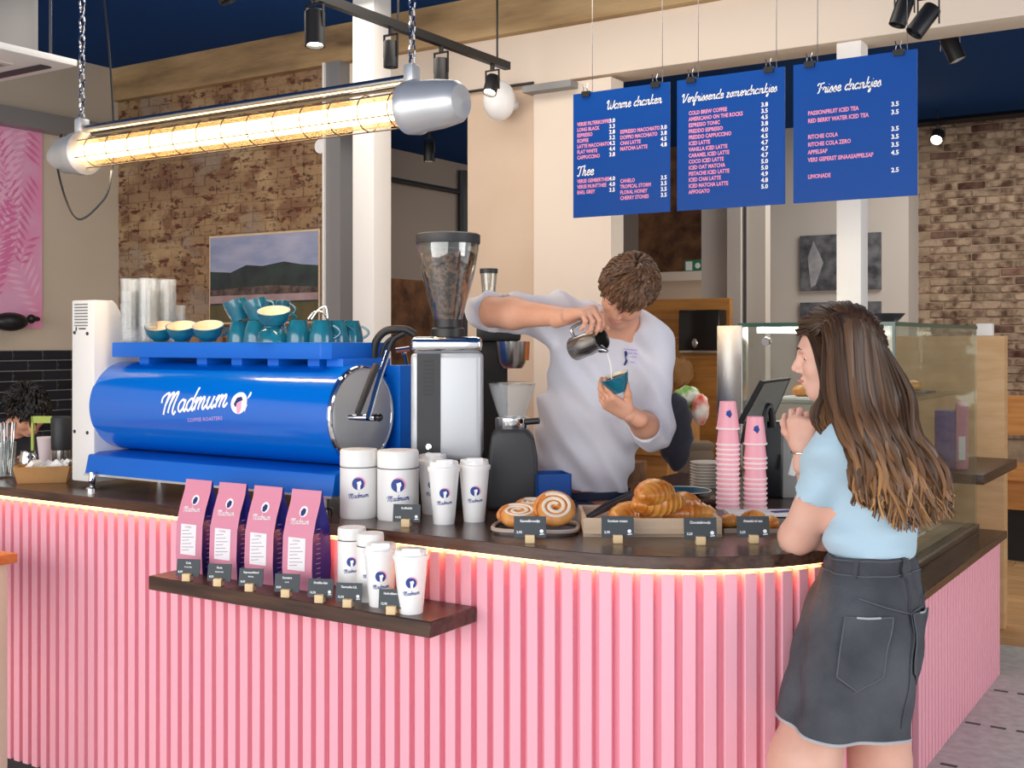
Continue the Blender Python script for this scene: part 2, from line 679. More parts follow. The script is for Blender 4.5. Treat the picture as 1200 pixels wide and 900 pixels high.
M('white_paint', 'ece8e2', 0.5)
M('steel_grey', '8d8c8c', 0.45, metal=0.4)
M('mortar', '9c8058', 0.95, col2='6b4c36', scale=8, bump=0.6, bscale=40)
M('brick_right', '543b2e', 0.95, col2='a8917b', scale=11, detail=12, ramp=(0.34, 0.58), bump=1.0, bscale=40, rand=0.2, col3='86705c')
M('brick_red', '4a261c', 0.95, col2='86695a', scale=9, detail=8, bump=0.8, bscale=40, rand=0.3)
M('mortar_right', 'a8937b', 0.95, col2='8d7863', scale=9, bump=0.5, bscale=50)
M('brick_dark', '4d3020', 0.95, col2='8a6040', scale=6, detail=10, bump=0.8, bscale=30)
M('tile_black', '1d232c', 0.18, rand=0.25)
M('grout', '8f8a83', 0.8)
M('black', '151517', 0.45)
M('black_gloss', '101113', 0.18)
M('black_matte', '1d1d1f', 0.7)
M('charcoal', '2c2d30', 0.5)
M('chrome', 'd9d9da', 0.08, metal=1.0)
M('steel', 'b9b7b3', 0.25, metal=1.0)
M('alu', 'cfd0d1', 0.36, metal=0.6)
M('white_plastic', 'f0efec', 0.4)
M('white_gloss', 'f5f4f2', 0.22)
M('paper_white', 'f6f4f0', 0.7)
M('led', 'ffb968', 1.0, emit=10.0)
M('tube_glow', 'ffd9a0', 1.0, emit=14.0)
M('bulb', 'fff2d8', 1.0, emit=20.0)
M('pink_print', 'e58fb4', 0.7, col2='dfa3c0', scale=4)
M('pink_leaf', 'd873a2', 0.7)
M('pink_leaf_light', 'ebb2cc', 0.7)
M('added_case_glow', 'fff3df', 1.0, emit=7.0)  # emission for the bar added inside the glass case
GLASS('pane', 'f7fbf9', 0.09)
GLASS('clear', 'f4f7f6', 0.16)
M('glass_edge', '2f5a4c', 0.15)



def old_brick(name):
    """bare old masonry: tan lime wash, brown base, dark red specks"""
    m = M(name, '8a6c50', 0.95, col2='b3976f', scale=2.4, detail=12, ramp=(.36, .66), col3='9a7b59', bump=1.0, bscale=24)
    N, L = m.node_tree.nodes, m.node_tree.links
    b = N['Principled BSDF']
    base = b.inputs['Base Color'].links[0].from_socket
    tc = N['Texture Coordinate']

    def layer(prev, sc, st, lo, hi, col, amt):
        mp = N.new('ShaderNodeMapping')
        mp.inputs['Scale'].default_value = st
        L.new(tc.outputs['Object'], mp.inputs[0])
        n = N.new('ShaderNodeTexNoise')
        n.inputs['Scale'].default_value, n.inputs['Detail'].default_value = sc, 9
        L.new(mp.outputs[0], n.inputs['Vector'])
        r = N.new('ShaderNodeMapRange')
        r.inputs[1].default_value, r.inputs[2].default_value, r.inputs[4].default_value = lo, hi, amt
        L.new(n.outputs['Fac'], r.inputs[0])
        mx = N.new('ShaderNodeMix')
        mx.data_type = 'RGBA'
        L.new(r.outputs[0], mx.inputs[0])
        L.new(prev, mx.inputs[6])
        mx.inputs[7].default_value = lin(col)
        return mx.outputs[2]
    o = layer(base, 5.0, (1, 1, 1.6), .52, .60, '74503a', .75)
    o = layer(o, 13.0, (.7, 1, 1.7), .57, .63, '5a2a1e', .9)
    o = layer(o, 30.0, (.8, 1, 1.4), .58, .66, '3c221a', .8)
    o = layer(o, 3.0, (1, 1, 1), .56, .64, '9a8a78', .6)
    L.new(o, b.inputs['Base Color'])
    return m


old_brick('brick_left')
# ------------------------------------------------------------------ floor, ceiling, walls
flo = struct(B(-9, 6, -3.5, 6.55, -0.1, 0).build('floor', 'terrazzo'))
for px, py in ((1140, 848), (1112, 897), (1173, 810)):
    p = PZ(px, py, 0)
    for k in range(14):
        MB().box(-0.03, 0.03, -0.008, 0.008, 0, 0.003).build('floor_stud', 'floor_stud', flo, loc=(p.x - 0.2 + k * 0.1, p.y, 0))
flo2 = struct(B(-9, 6, 6.55, 12, -0.1, -0.012).build('floor_back_room', 'shelf_wood'))
plk = MB().box(-1.1, 1.1, -.0815, .0815, -.012, 0).mesh('plank', 'floor_wood', bevel=.001, segs=1)
for k in range(21):
    for q in range(3):
        link('plank', plk, flo2, (-2.6 + 2.204 * q + (.7 if k % 2 else 0), 6.635 + .165 * k, 0))
struct(B(-9, 6, -3.5, 5.33, 3.52, 3.62).build('ceiling', 'blue_ceiling'))
struct(B(-9, 6, 5.6, 12, 3.42, 3.52).build('ceiling_back_room', 'blue_ceiling'))
struct(B(-9, 6, 5.33, 5.6, 3.29, 3.62).build('beam_concrete', 'concrete'))
struct(B(-4.66, 6, 5.38, 5.6, 3.0, 3.29).build('beam_cream', 'cream_light', bevel=0.01))
wl = struct(B(-6.95, -6.8, -3.5, 5.5, 0, 3.52).build('wall_left', 'left_wall'))
# black metro tiles on the left wall
gm = B(-6.8, -6.794, 4.2, 5.35, 0.8, 1.542).build('tile_grout', 'grout', wl)
tile_me = MB().box(0, 0.012, -0.106, 0.106, -0.03, 0.03).mesh('tile', 'tile_black', bevel=0.003, segs=1)
for r in range(11):
    for k in range(6):
        y = 4.22 + k * 0.219 + (0.11 if r % 2 else 0)
        if y < 5.3:
            link('tile', tile_me, wl, (-6.796, y, 1.508 - r * 0.067))
# steel channel running along the left wall
struct(B(-6.8, -6.66, 2.5, 5.35, 2.98, 3.09).build('trim_1', 'steel_grey'))

# brick wall behind the coffee machine
wb = struct(B(-6.8, -4.8, 5.39, 5.6, 0, 3.4).build('wall_back', 'brick_left'))
mb = MB()
rr = random.Random(3)
for r in range(40):
    z = 0.8 + r * 0.0655
    x = -6.8 - (0.11 if r % 2 else 0)
    while x < -4.82:
        x1 = min(x + 0.212, -4.8)
        x0 = max(x, -6.8)
        if x1 - x0 > 0.03:
            o = rr.uniform(0.0, 0.006)
            mb.box(x0 + 0.002, x1 - 0.002, 5.386 - o, 5.4, z + rr.uniform(0, 0.003), z + 0.063 + rr.uniform(-0.003, 0.002))
        x += 0.222
bw = mb.build('bricks', 'brick_left', wb)
bw['kind'] = 'stuff'
struct(B(-4.8, -4.66, 5.3, 5.42, 0, 3.29).build('column_steel', 'steel_grey'))
struct(B(-4.79, -4.775, 5.285, 5.3, 0, 3.29).build('trim_2', 'white_paint'))
# square columns
def column(name, px0, px1, Y, z1):
    a, b = PY(px0, 400, Y), PY(px1, 400, Y)
    w = b.x - a.x
    c = struct(B(a.x, b.x, Y, Y + w, 0, z1).build(name, 'white_paint', bevel=0.006))
    return c
column('column_white', 413, 438, 4.75, 3.52)
column('column_white_back', 980, 1009, 5.4, 3.0)
# cream pier and wall between the two openings
struct(B(PY(548, 0, 5.4).x, PY(630, 0, 5.4).x, 5.4, 5.5, 0, 3.0).build('wall_pier', 'cream'))
struct(B(PY(630, 0, 5.4).x, PY(716, 0, 5.36).x, 5.36, 5.5, 0, 2.98).build('wall_pier_front', 'cream_light'))
B(-3.35, -3.05, 5.28, 5.38, 2.94, 2.975).build('trim_3', 'steel_grey')['kind'] = 'structure'
# corridor seen through the opening
struct(B(-5.1, -5.0, 5.6, 10, 2.03, 2.92).build('wall_corridor', 'grey_wall'))
struct(B(-5.1, -4.99, 5.6, 10, 0, 2.03).build('wall_corridor_wood', 'brick_dark'))
struct(B(-5.1, -4.0, 5.5, 7.8, 2.92, 2.98).build('ceiling_corridor', 'blue_ceiling'))
struct(MB().tube([(-4.97, 5.7, 2.70), (-4.97, 8.6, 2.70)], 0.018).build('trim_4', 'charcoal', smooth=True))
struct(MB().tube([(-4.96, 7.0, 0.5), (-4.96, 7.0, 2.86)], 0.035).build('trim_5', 'charcoal', smooth=True))
# back room
wr = struct(B(-2.42, 6, 9.93, 10.1, 0, 3.42).build('wall_back_right', 'mortar_right'))
bricks = [MB().box(-0.105, 0.105, -0.03, 0.0, -0.028, 0.028).mesh('brick', 'brick_right', bevel=0.006, segs=1),
          MB().box(-0.104, 0.104, -0.028, 0.0, -0.026, 0.028).mesh('brick', 'brick_red', bevel=0.006, segs=1)]
for r in range(40):
    for k in range(6):
        x = -2.31 + k * 0.218 + (0.109 if r % 2 else 0)
        b = link('brick', bricks[1 if rr.random() < 0.14 else 0], wr, (x, 9.952 - rr.uniform(0, 0.007), 0.85 + r * 0.065 + rr.uniform(-0.003, 0.003)), (0, rr.uniform(-.015, .015), 0))
struct(B(-6.5, -2.42, 9.95, 10.1, 0, 3.42).build('wall_back_middle', 'brick_dark'))
struct(B(-3.9, -2.40, 9.6, 9.95, 0, 3.42).build('wall_picture', 'white_wall'))
struct(B(PY(822, 0, 8.2).x, PY(897, 0, 8.2).x, 8.2, 8.3, 0, 3.42).build('wall_block', 'white_wall'))
struct(B(PY(852, 0, 8.1).x, PY(868, 0, 8.1).x, 8.1, 8.2, 0, 3.42).build('trim_6', 'white_wall'))
p = PY(873, 0, 8.14)
struct(MB().tube([(p.x, p.y, 0.4), (p.x, p.y, 3.4)], 0.012).build('trim_7', 'charcoal', smooth=True))
struct(B(-5.0, -3.6, 9.2, 9.3, 0, 2.12).build('wall_ledge', 'cream'))
struct(B(-5.0, -3.6, 9.16, 9.32, 2.12, 2.2).build('trim_8', 'cream_light'))
struct(MB().tube([(-2.4, 9.5, 3.33), (3, 9.5, 3.33)], 0.03, 4).build('trim_9', 'black'))

# ------------------------------------------------------------------ bar counter with pink slats
CX, CY, RR = -1.51, 3.17, 0.63


def bar_path(off, x_left=-4.75, y_end=3.70, n=22):
    """front edge, rounded corner, right side; off = distance inside the slab edge"""
    r = RR - off
    pts = [(x_left, CY - r)]
    for k in range(n + 1):
        a = -math.pi / 2 + math.pi / 2 * k / n
        pts.append((CX + r * math.cos(a), CY + r * math.sin(a)))
    pts.append((CX + r, y_end))
    return pts


slab = bar_path(0.0) + [(-1.2, 3.70), (-1.2, 4.30), (-1.98, 4.30), (-1.98, 3.92), (-1.72, 3.66), (-1.72, 3.32), (-1.86, 3.2), (-4.75, 3.2)]
ct = MB().prism(slab, 1.037, 1.07).build('countertop', 'dark_wood', bevel=0.003, segs=1)
tag(ct, 'long dark brown wooden countertop of the pink bar, rounded at the corner', 'countertop')
bar = thing('bar_counter', 'pink slatted bar counter with a rounded corner under the dark worktop', 'counter', (-2.5, 2.6, 0))
body = bar_path(0.054, y_end=3.68) + [(-1.55, 3.68), (-1.55, 3.1), (-4.72, 3.1)]
MB().prism(body, 0.0, 1.037).build('back_panel', 'pink_panel', bar, world=True)
kick = bar_path(0.045, y_end=3.67) + [(-1.5, 3.67), (-1.5, 3.05), (-4.71, 3.05)]
MB().prism(kick, 0.0, 0.07).build('kick_plate', 'kick', bar, world=True)
slat_me = MB().box(-0.0165, 0.0165, 0, 0.024, 0.07, 1.020).mesh('slat', 'pink_paint', bevel=0.0015, segs=1)
path = bar_path(0.03, x_left=-4.73, y_end=3.68, n=60)
PITCH = 0.0527
acc, nxt = 0.0, 0.02
for i in range(len(path) - 1):
    a, b = Vector(path[i]), Vector(path[i + 1])
    L = (b - a).length
    while nxt <= acc + L:
        q = a + (b - a) * ((nxt - acc) / L)
        t = (b - a).normalized()
        link('slat', slat_me, bar, (q.x + 2.5, q.y - 2.6, 0), (0, 0, math.atan2(t.y, t.x)))
        nxt += PITCH
    acc += L
outer, inner = bar_path(0.036), bar_path(0.0525)
MB().prism(outer + inner[::-1], 1.027, 1.0369).build('led_strip', 'led', bar, world=True)
# inner worktop support seen behind the bar
bk = B(-1.96, -1.3, 3.72, 4.28, 0, 1.036).build('bar_cabinet', 'charcoal', bevel=0.004)
tag(bk, 'dark cabinet under the till end of the countertop', 'cabinet')

# ------------------------------------------------------------------ low display counter and glass case
dc = thing('display_counter', 'low pink slatted display counter beside the girl, brown top', 'counter', (-1.5, 5.2, 0))
B(-1.92, -1.085, 4.39, 5.95, 0.0, 0.655).build('body', 'pink_panel', dc, world=True)
B(-1.95, -1.03, 4.35, 5.97, 0.655, 0.69).build('top', 'dark_wood', dc, bevel=0.003, segs=1, world=True)
s2 = MB().box(-0.019, 0.019, 0, 0.024, 0.0, 0.655).mesh('slat', 'pink_paint', bevel=0.0015, segs=1)
for k in range(30):
    link('slat', s2, dc, (-1.06 + 1.5, 4.41 + k * 0.0525 - 5.2, 0), (0, 0, math.pi / 2))
for k in range(15):
    link('slat', s2, dc, (-1.9 + k * 0.0525 + 1.5, 4.366 - 5.2, 0))
gx0, gx1, gy0, gy1, gz0, gz1 = -1.867, -1.16, 4.45, 5.93, 0.69, 1.67
vc = thing('display_case', 'tall glass display case standing on the low pink counter', 'display case', (-1.5, 5.2, 0.69))
for nm, bx in (('front_pane', (gx1 - .008, gx1, gy0, gy1, gz0 + .03, gz1)), ('side_pane', (gx0, gx1 - .01, gy0, gy0 + .008, gz0 + .03, gz1 - .008)),
               ('side_pane', (gx0, gx1 - .01, gy1 - .008, gy1, gz0 + .03, gz1 - .008)), ('top_pane', (gx0 + .09, gx1 - .01, gy0 + .01, gy1 - .01, gz1 - .01, gz1)),
               ('glass_shelf', (gx0 + .06, gx1 - .05, gy0 + .03, gy1 - .03, 1.02, 1.028)), ('glass_shelf', (gx0 + .06, gx1 - .05, gy0 + .03, gy1 - .03, 1.35, 1.358))):
    B(*bx).build(nm, 'pane', vc, world=True)
B(gx1 - .045, gx1 + .012, gy0, gy1, gz0, gz0 + .03).build('bottom_rail', 'steel', vc, world=True, bevel=0.004)
B(gx0 - .02, gx1, gy0, gy1, gz0, gz0 + .028).build('base', 'pale_wood', vc, world=True)
B(gx0 - .01, gx0 + .10, gy0 - .005, gy0 + .06, gz0, gz1 - .005).build('corner_post', 'steel', vc, world=True, bevel=0.003)
B(gx0 - .01, gx0 + .03, gy1 - .04, gy1, gz0, gz1 - .005).build('corner_post', 'steel', vc, world=True, bevel=0.003)
B(gx0 + .08, gx1, gy0 - .004, gy0 + .01, gz1 - .012, gz1 + .004).build('top_trim', 'glass_edge', vc, world=True)
B(gx1 - .012, gx1 + .002, gy0 + .01, gy1, gz1 - .012, gz1 + .004).build('top_trim', 'glass_edge', vc, world=True)
B(gx1 - .012, gx1 - .002, gy0 - .003, gy0 + .008, 1.36, gz1 - .01).build('edge_strip', 'glass_edge', vc, world=True)
B(gx0 + .13, gx0 + .17, gy0 + .08, gy1 - .08, gz1 - .035, gz1 - .012).build('added_light_bar', 'added_case_glow', vc, world=True)  # glowing bar added under the top pane to brighten the case contents
for (x, y, z) in ((gx1 - .05, gy0, 1.60), (gx0 + .2, gy0, 1.60), (gx1 - .02, gy0 + .1, 1.39)):
    MB().lathe([(.0, -.012), (.016, -.012), (.018, 0), (.016, .014), (0, .014)], 14, frame_z((x, y, z), (0, 1, 0))).build('hinge', 'chrome', vc, world=True, smooth=True)
# oak cabinet end and dark shelf behind the case
ep = B(-2.2, -1.205, 6.9, 7.0, 0, 1.63).build('oak_cabinet', 'oak_v', bevel=0.004)
tag(ep, 'pale oak cabinet end panel behind the glass display case', 'cabinet')
sh = B(-1.95, -1.14, 5.99, 6.9, 0.90, 0.95).build('wall_shelf', 'shelf_wood', bevel=0.004)
tag(sh, 'dark wooden shelf fixed to the pale oak panel behind the display case', 'shelf')
p0, p1 = PY(1145, 396, 6.95), PY(1164, 378, 6.95)
wbx = MB().box(p0.x, p1.x, 6.92, 6.98, 1.63, 1.70).build('ribbed_box', 'white_plastic', bevel=0.006)
tag(wbx, 'small white ribbed box on top of the pale oak panel', 'box')
# ------------------------------------------------------------------ espresso machine
M('machine_blue', '0067ce', 0.16, spec=0.5, coat=0.8)
M('machine_blue_satin', '0065cb', 0.38, spec=.35)
M('machine_white', 'e9e6e1', 0.4)
M('print_white', 'fbfbfb', 0.6)
M('print_lilac', 'b9a3dc', 0.6)
M('print_pink', 'f2a6c6', 0.6)
M('print_navy', '1c2b6b', 0.6)
M('print_blue', '22408f', 0.55)
M('teal', '14586e', 0.16, col2='1d7288', scale=14, coat=0.4)
M('cup_cream', 'f3dfc2', 0.3)
M('rubber', '1a1a1c', 0.5)
GLASS('tumbler', 'f8fafa', 0.06, 0.15, milk=.13)
M('beans', '2b170e', 0.6, col2='8a5a3a', scale=75, ramp=(0.42, 0.6), bump=1.0, bscale=80)
M('grinder_grey', 'c3c7cb', 0.35, metal=.2)
M('slate', '3d4448', 0.6)
M('block_wood', 'e9cfa4', 0.6, col2='dcbd8c', scale=12)
M('bag_pink', 'db8ba2', 0.45, bump=0.15, bscale=25)
M('bag_purple', '2d2784', 0.5)
M('bag_label', 'f3ecef', 0.7)
PERM = Matrix(((0, 0, 1, 0), (1, 0, 0, 0), (0, 1, 0, 0), (0, 0, 0, 1)))   # (y, z, x) polygons extruded along x


def prism_x(poly, x0, x1, mb=None):
    return (mb or MB()).prism(poly, x0, x1, PERM)


em = thing('espresso_machine', 'large glossy blue espresso machine with chrome end and white side column', 'coffee machine', (-3.0, 2.85, 1.07))
AY, AZ, AR = 2.845, 1.365, 0.162
bl = prism_x([(AY + AR * math.cos(2 * math.pi * k / 64), AZ + AR * math.sin(2 * math.pi * k / 64)) for k in range(64)], -3.55, -2.415)
bl.build('barrel', 'machine_blue', em, smooth=True, world=True)
cap = MB().lathe([(0, 0.0), (.144, 0.002)], 48, frame_z((-2.409, AY, AZ), (1, 0, 0)), cap0=False, cap1=False)
cap.build('end_plate', 'chrome', em, smooth=True, world=True)
MB().tube([(-2.412, AY + .150 * math.cos(a), AZ + .150 * math.sin(a)) for a in [2 * math.pi * k / 48 for k in range(49)]], 0.0085, 8, cap=False).build('end_ring', 'chrome', em, smooth=True, world=True)
# white side column with vents
sc_poly = [(2.70, 1.09), (2.96, 1.09), (2.96, 1.56), (2.85, 1.66), (2.80, 1.735), (2.785, 1.75), (2.70, 1.75)]
col = prism_x(sc_poly, -3.672, -3.545).build('side_column', 'machine_white', em, bevel=0.006, world=True)
for k in range(8):
    B(-3.655, -3.58, 2.6985, 2.70, 1.655 + k * 0.011, 1.660 + k * 0.011).build('vent', 'steel_grey', col, world=True)
for (x, z) in ((-3.655, 1.632), (-3.582, 1.628), (-3.655, 1.27), (-3.582, 1.268)):
    MB().lathe([(0.007, 0), (0.006, .003), (0, .004)], 10, frame_z((x, 2.70, z), (0, -1, 0))).build('screw', 'charcoal', col, world=True)
lt = MB()
ribbon(lt, [(-3.63, 1.646), (-3.59, 1.646)], .005, lambda u, v: Vector((u, 2.6985, v)))
ribbon(lt, [(-3.646, 1.638), (-3.644, 1.652)], .007, lambda u, v: Vector((u, 2.6985, v)))
# side legs, foot, base tray
MB().lathe([(.022, 1.07), (.022, 1.078), (.010, 1.082), (.010, 1.10), (.014, 1.105), (.010, 1.12), (.010, 1.135)], 14, TR((-3.497, 2.655, 0))).build('foot', 'chrome', em, smooth=True, world=True)
for x in (-3.60, -2.45):
    MB().lathe([(.022, 1.07), (.022, 1.078), (.011, 1.082), (.011, 1.125)], 14, TR((x, 3.05, 0))).build('foot', 'chrome', em, smooth=True, world=True)
MB().lathe([(.022, 1.07), (.022, 1.078), (.011, 1.082), (.011, 1.125)], 14, TR((-2.45, 2.72, 0))).build('foot', 'chrome', em, smooth=True, world=True)
tr = prism_x([(2.675, 1.124), (3.12, 1.124), (3.12, 1.2), (2.72, 1.2), (2.69, 1.19)], -3.565, -2.385)
tr.build('base_tray', 'machine_blue_satin', em, bevel=0.004, world=True)
B(-3.565, -2.385, 2.671, 2.676, 1.119, 1.126).build('base_trim', 'alu', em, world=True)
# cup rail on top
cr = MB().prism([(-3.51, 2.75), (-2.50, 2.75), (-2.475, 2.775), (-2.475, 3.06), (-3.51, 3.06)], 1.543, 1.596)
cr.build('cup_rail', 'machine_blue_satin', em, bevel=0.003, world=True)
for x in (-3.42, -3.12, -2.95, -2.78, -2.6):
    MB().prism([(x, 2.80), (x + 0.05, 2.80), (x + 0.09, 3.0), (x + .04, 3.0)], 1.50, 1.545).build('rail_bracket', 'machine_blue_satin', em, world=True)
prism_x([(2.80, 1.48), (3.04, 1.48), (3.04, 1.545), (2.80, 1.545)], -2.52, -2.45).build('rail_bracket', 'machine_blue_satin', em, world=True, bevel=.003)
B(-3.5, -2.45, 2.93, 3.14, 1.2, 1.50).build('rear_body', 'machine_blue_satin', em, bevel=0.01, world=True)
B(-2.47, -2.395, 3.02, 3.19, 1.13, 1.52).build('rear_panel', 'machine_blue_satin', em, bevel=0.004, world=True)
# steam wand, lever and tap on the end
a, b = D(455, 412, 3.62), D(431, 492, 3.52)
MB().tube(smoothpts([a, a * .5 + b * .5 + Vector((0, 0, .01)), b]), 0.009, 10).build('steam_wand', 'chrome', em, smooth=True, world=True)
a, b = D(441, 428, 3.64), D(419, 484, 3.55)
MB().tube([a, b], [0.012, 0.010], 10).build('lever', 'charcoal', em, smooth=True, world=True)
a, b = D(409, 489, 3.57), D(440, 489, 3.53)
MB().tube([a, (a + b) / 2, b], [0.008, 0.011, 0.012], 10).build('tap', 'chrome', em, smooth=True, world=True)
MB().ell(D(444, 489, 3.53), (.013, .013, .013)).build('knob', 'black_gloss', em, smooth=True, world=True)
for pts, r in (([(438, 420), (440, 402), (452, 388), (474, 386), (486, 392)], 0.013), ([(455, 412), (461, 398), (474, 390)], 0.010), ([(446, 418), (452, 402), (464, 393)], 0.006)):
    MB().tube(smoothpts([D(x, y, 3.85) for x, y in pts]), r, 10).build('hose', 'rubber', em, smooth=True, world=True)
# printed name on the barrel
X0 = PY(190, 480, 2.69).x


def barrel(u, v, off=0.0012):
    a = v / AR
    return Vector((X0 + u, AY - (AR + off) * math.cos(a), AZ + (AR + off) * math.sin(a)))


wd = PY(264, 480, 2.69).x - X0
mb = MB()
script_text(mb, 'Madmum', 0.012, -0.012, wd, barrel, weight=0.2, slope=0.11)
ex = PY(281, 472, 2.69).x - X0
disc(mb, ex, 0.035, 0.036, barrel, n=26)
poly2d(mb, [(ex + .02, .03), (ex + .042, .075), (ex + .047, .07), (ex + .036, .02), (ex + .03, .005)], barrel)
mb.build('lettering', 'print_white', em, world=True)
mb = MB()
poly2d(mb, [(ex - .022, .03), (ex - .012, .052), (ex + .008, .056), (ex + .016, .045), (ex - .004, .036), (ex - .012, .02)], lambda u, v: barrel(u, v, .002))
mb.build('emblem_hair', 'print_navy', em, world=True)
mb = MB()
poly2d(mb, [(ex - .010, .032), (ex + .012, .042), (ex + .014, .018), (ex + .006, .002), (ex - .004, .0), (ex - .006, .014)], lambda u, v: barrel(u, v, .002))
mb.build('emblem_face', 'print_pink', em, world=True)
mb = MB()
block_text(mb, 'COFFEE ROASTERS', 0.017, lambda u, v: barrel(wd * 0.43 + u, -0.036 + v + 0.08 * u), 0.02, width=wd * 0.55)
mb.build('lettering', 'print_lilac', em, world=True)
lt.build('lettering', 'charcoal', em, world=True)


# ------------------------------------------------------------------ crockery on the cup rail
def cup_proto(r, h, foot):
    t = thing('coffee_cup', 'x', 'cup')
    MB().lathe([(foot, 0), (foot * 1.02, .004), (r * .86, h * .35), (r * .97, h * .7), (r, h), (r - .003, h)], 24, cap1=False).build('body', 'teal', t, smooth=True)
    MB().lathe([(0, .006), (foot, .008), (r * .82, h * .38), (r * .93, h * .7), (r - .004, h + .0005)], 24, cap1=False).build('inside', 'cup_cream', t, smooth=True)
    MB().tube([(r * .9 + .022 * math.sin(math.pi * k / 8) * 1.1, 0, h * (.25 + .6 * k / 8)) for k in range(9)], .004, 6).build('handle', 'teal', t, smooth=True)
    return t


wide = cup_proto(0.054, 0.052, 0.03)
mug = cup_proto(0.042, 0.072, 0.028)
RZ = 1.597
G = 'teal cups on the espresso machine'
# (px, depth Y, extra z, kind, flip, tilt, label)
CUPS = [(189, 2.82, 0, 0, 0, .36, 'teal cup with cream inside next to the stacked tumblers'),
        (214, 2.82, 0, 0, 0, .36, 'teal cup with cream inside, middle of three in a row'),
        (245, 2.82, 0, 0, 0, .36, 'teal cup with cream inside, biggest and last of the open row of three'),
        (281, 2.84, 0, 1, 1, 0, 'upturned teal cup under the first leaning cup'),
        (300, 2.82, 0, 1, 1, 0, 'upturned teal cup under the second leaning cup'),
        (324, 2.95, 0, 1, 1, 0, 'upturned teal cup at the back carrying a taller cup'),
        (282, 2.84, .074, 1, 0, -.3, 'first leaning teal cup on top of another cup'),
        (304, 2.84, .074, 1, 0, -.28, 'second leaning teal cup, highest on the machine'),
        (326, 2.96, .074, 1, 0, 0, 'upright dark teal cup on the second layer at the back'),
        (320, 2.79, 0, 0, 1, 0, 'low upturned teal cup beneath a cream-rimmed cup'),
        (322, 2.80, .046, 0, 0, .34, 'wide teal cup with cream opening sitting on a low cup'),
        (350, 2.82, 0, 1, 1, 0, 'upturned teal cup beside the cream-rimmed cup'),
        (377, 2.84, 0, 1, 1, 0, 'upturned teal cup under the wire whisk'),
        (394, 2.90, 0, 1, 1, 0, 'upturned teal cup near the end of the rail'),
        (411, 2.97, -.0, 1, 1, 0, 'last upturned teal cup at the corner of the rail')]
for i, (px, Y, dz, kd, flip, tilt, lb) in enumerate(CUPS):
    src = (wide, mug)[kd]
    hh = (0.052, 0.072)[kd]
    p = PY(px, 400, Y)
    z = RZ + dz + (hh if flip else 0)
    if tilt > 0:
        rot = (tilt, 0, YAW)
        z += math.sin(tilt) * 0.03
    else:
        rot = (math.pi if flip else 0, tilt, YAW if tilt else random.uniform(0, 1.2) + 0.4)
    first = not src.get('placed')
    o = src if first else copy_tree(src)
    o.location, o.rotation_euler = (p.x, p.y, z), rot
    o['label'], o['group'], o['placed'] = lb, G, 1
    if not first:
        del o['placed']
for o in (wide, mug):
    del o['placed']
wh = MB().tube(smoothpts([D(361, 374, 3.8), D(368, 366, 3.8), D(378, 366, 3.78), D(384, 374, 3.76)]), .0035, 6)
wh.tube(smoothpts([D(365, 374, 3.76), D(374, 362, 3.76), D(382, 360, 3.76), D(384, 373, 3.76)]), .0035, 6)
tag(wh.build('wire_whisk', 'steel', smooth=True), 'small steel wire whisk lying on the upturned teal cups', 'whisk')
# stacked tumblers
tum = MB().lathe([(.0, .004), (.026, .004), (.027, 0), (.029, .004), (.034, .092), (.032, .092), (.027, .012), (0, .012)], 12).mesh('tumbler', 'tumbler', smooth=False)
spots = [(152, 2.78), (174, 2.80), (196, 2.88), (163, 2.89), (186, 2.94), (207, 2.97)]
hs = [4, 4, 4, 4, 4, 2]
cnt = 0
names = ['first', 'second', 'third', 'fourth', 'fifth', 'sixth']
lv = ['bottom', 'second', 'third', 'top']
for (px, Y), n, nm in zip(spots, hs, names):
    p = PY(px, 400, Y)
    for k in range(n):
        o = link('tumbler', tum, None, (p.x, p.y, RZ + 0.046 * k))
        tag(o, 'clear glass tumbler, %s in the %s stack from the white column' % (lv[k] if n > 2 else ('bottom', 'top')[k], nm), 'glass', 'stacked tumblers on the espresso machine')


# ------------------------------------------------------------------ shelf on the bar front
sf = MB().box(-2.846, -1.775, 2.362, 2.568, 0.845, 0.887).build('display_shelf', 'shelf_wood', bevel=0.003, segs=1)
tag(sf, 'dark wooden display shelf fixed to the pink bar front', 'shelf')


def emblem(t, place, cx, cy, r, script=True, face='print_white'):
    mb = MB()
    disc(mb, cx, cy, r, place, n=24)
    if script:
        script_text(mb, 'Madmum', cx - 1.55 * r, cy - 2.35 * r, 3.2 * r, place, weight=0.2, slope=0.08)
    mb.build('emblem', 'print_blue', t)
    mb = MB()

    def pl(u, v):
        return place(u, v) + (place(u, v) - place(u, v)) if False else place(u, v)
    poly2d(mb, [(cx - .25 * r, cy + .25 * r), (cx + .35 * r, cy + .45 * r), (cx + .5 * r, cy + .05 * r), (cx + .3 * r, cy - .35 * r), (cx + .3 * r, cy - .95 * r), (cx - .15 * r, cy - .95 * r), (cx - .15 * r, cy - .2 * r)], lambda u, v: off_out(place, u, v))
    mb.build('emblem_face', face, t)
    mb = MB()
    ribbon(mb, [(cx + r * 1.02 * math.cos(a), cy + r * 1.02 * math.sin(a)) for a in np.linspace(-.5, 1.9, 12)], r * .22, lambda u, v: off_out(place, u, v))
    mb.build('emblem_edge', 'print_pink', t)


def off_out(place, u, v, e=0.0006):
    p = place(u, v)
    du = place(u + 1e-4, v) - p
    dv = place(u, v + 1e-4) - p
    n = du.cross(dv).normalized()
    return p + n * e


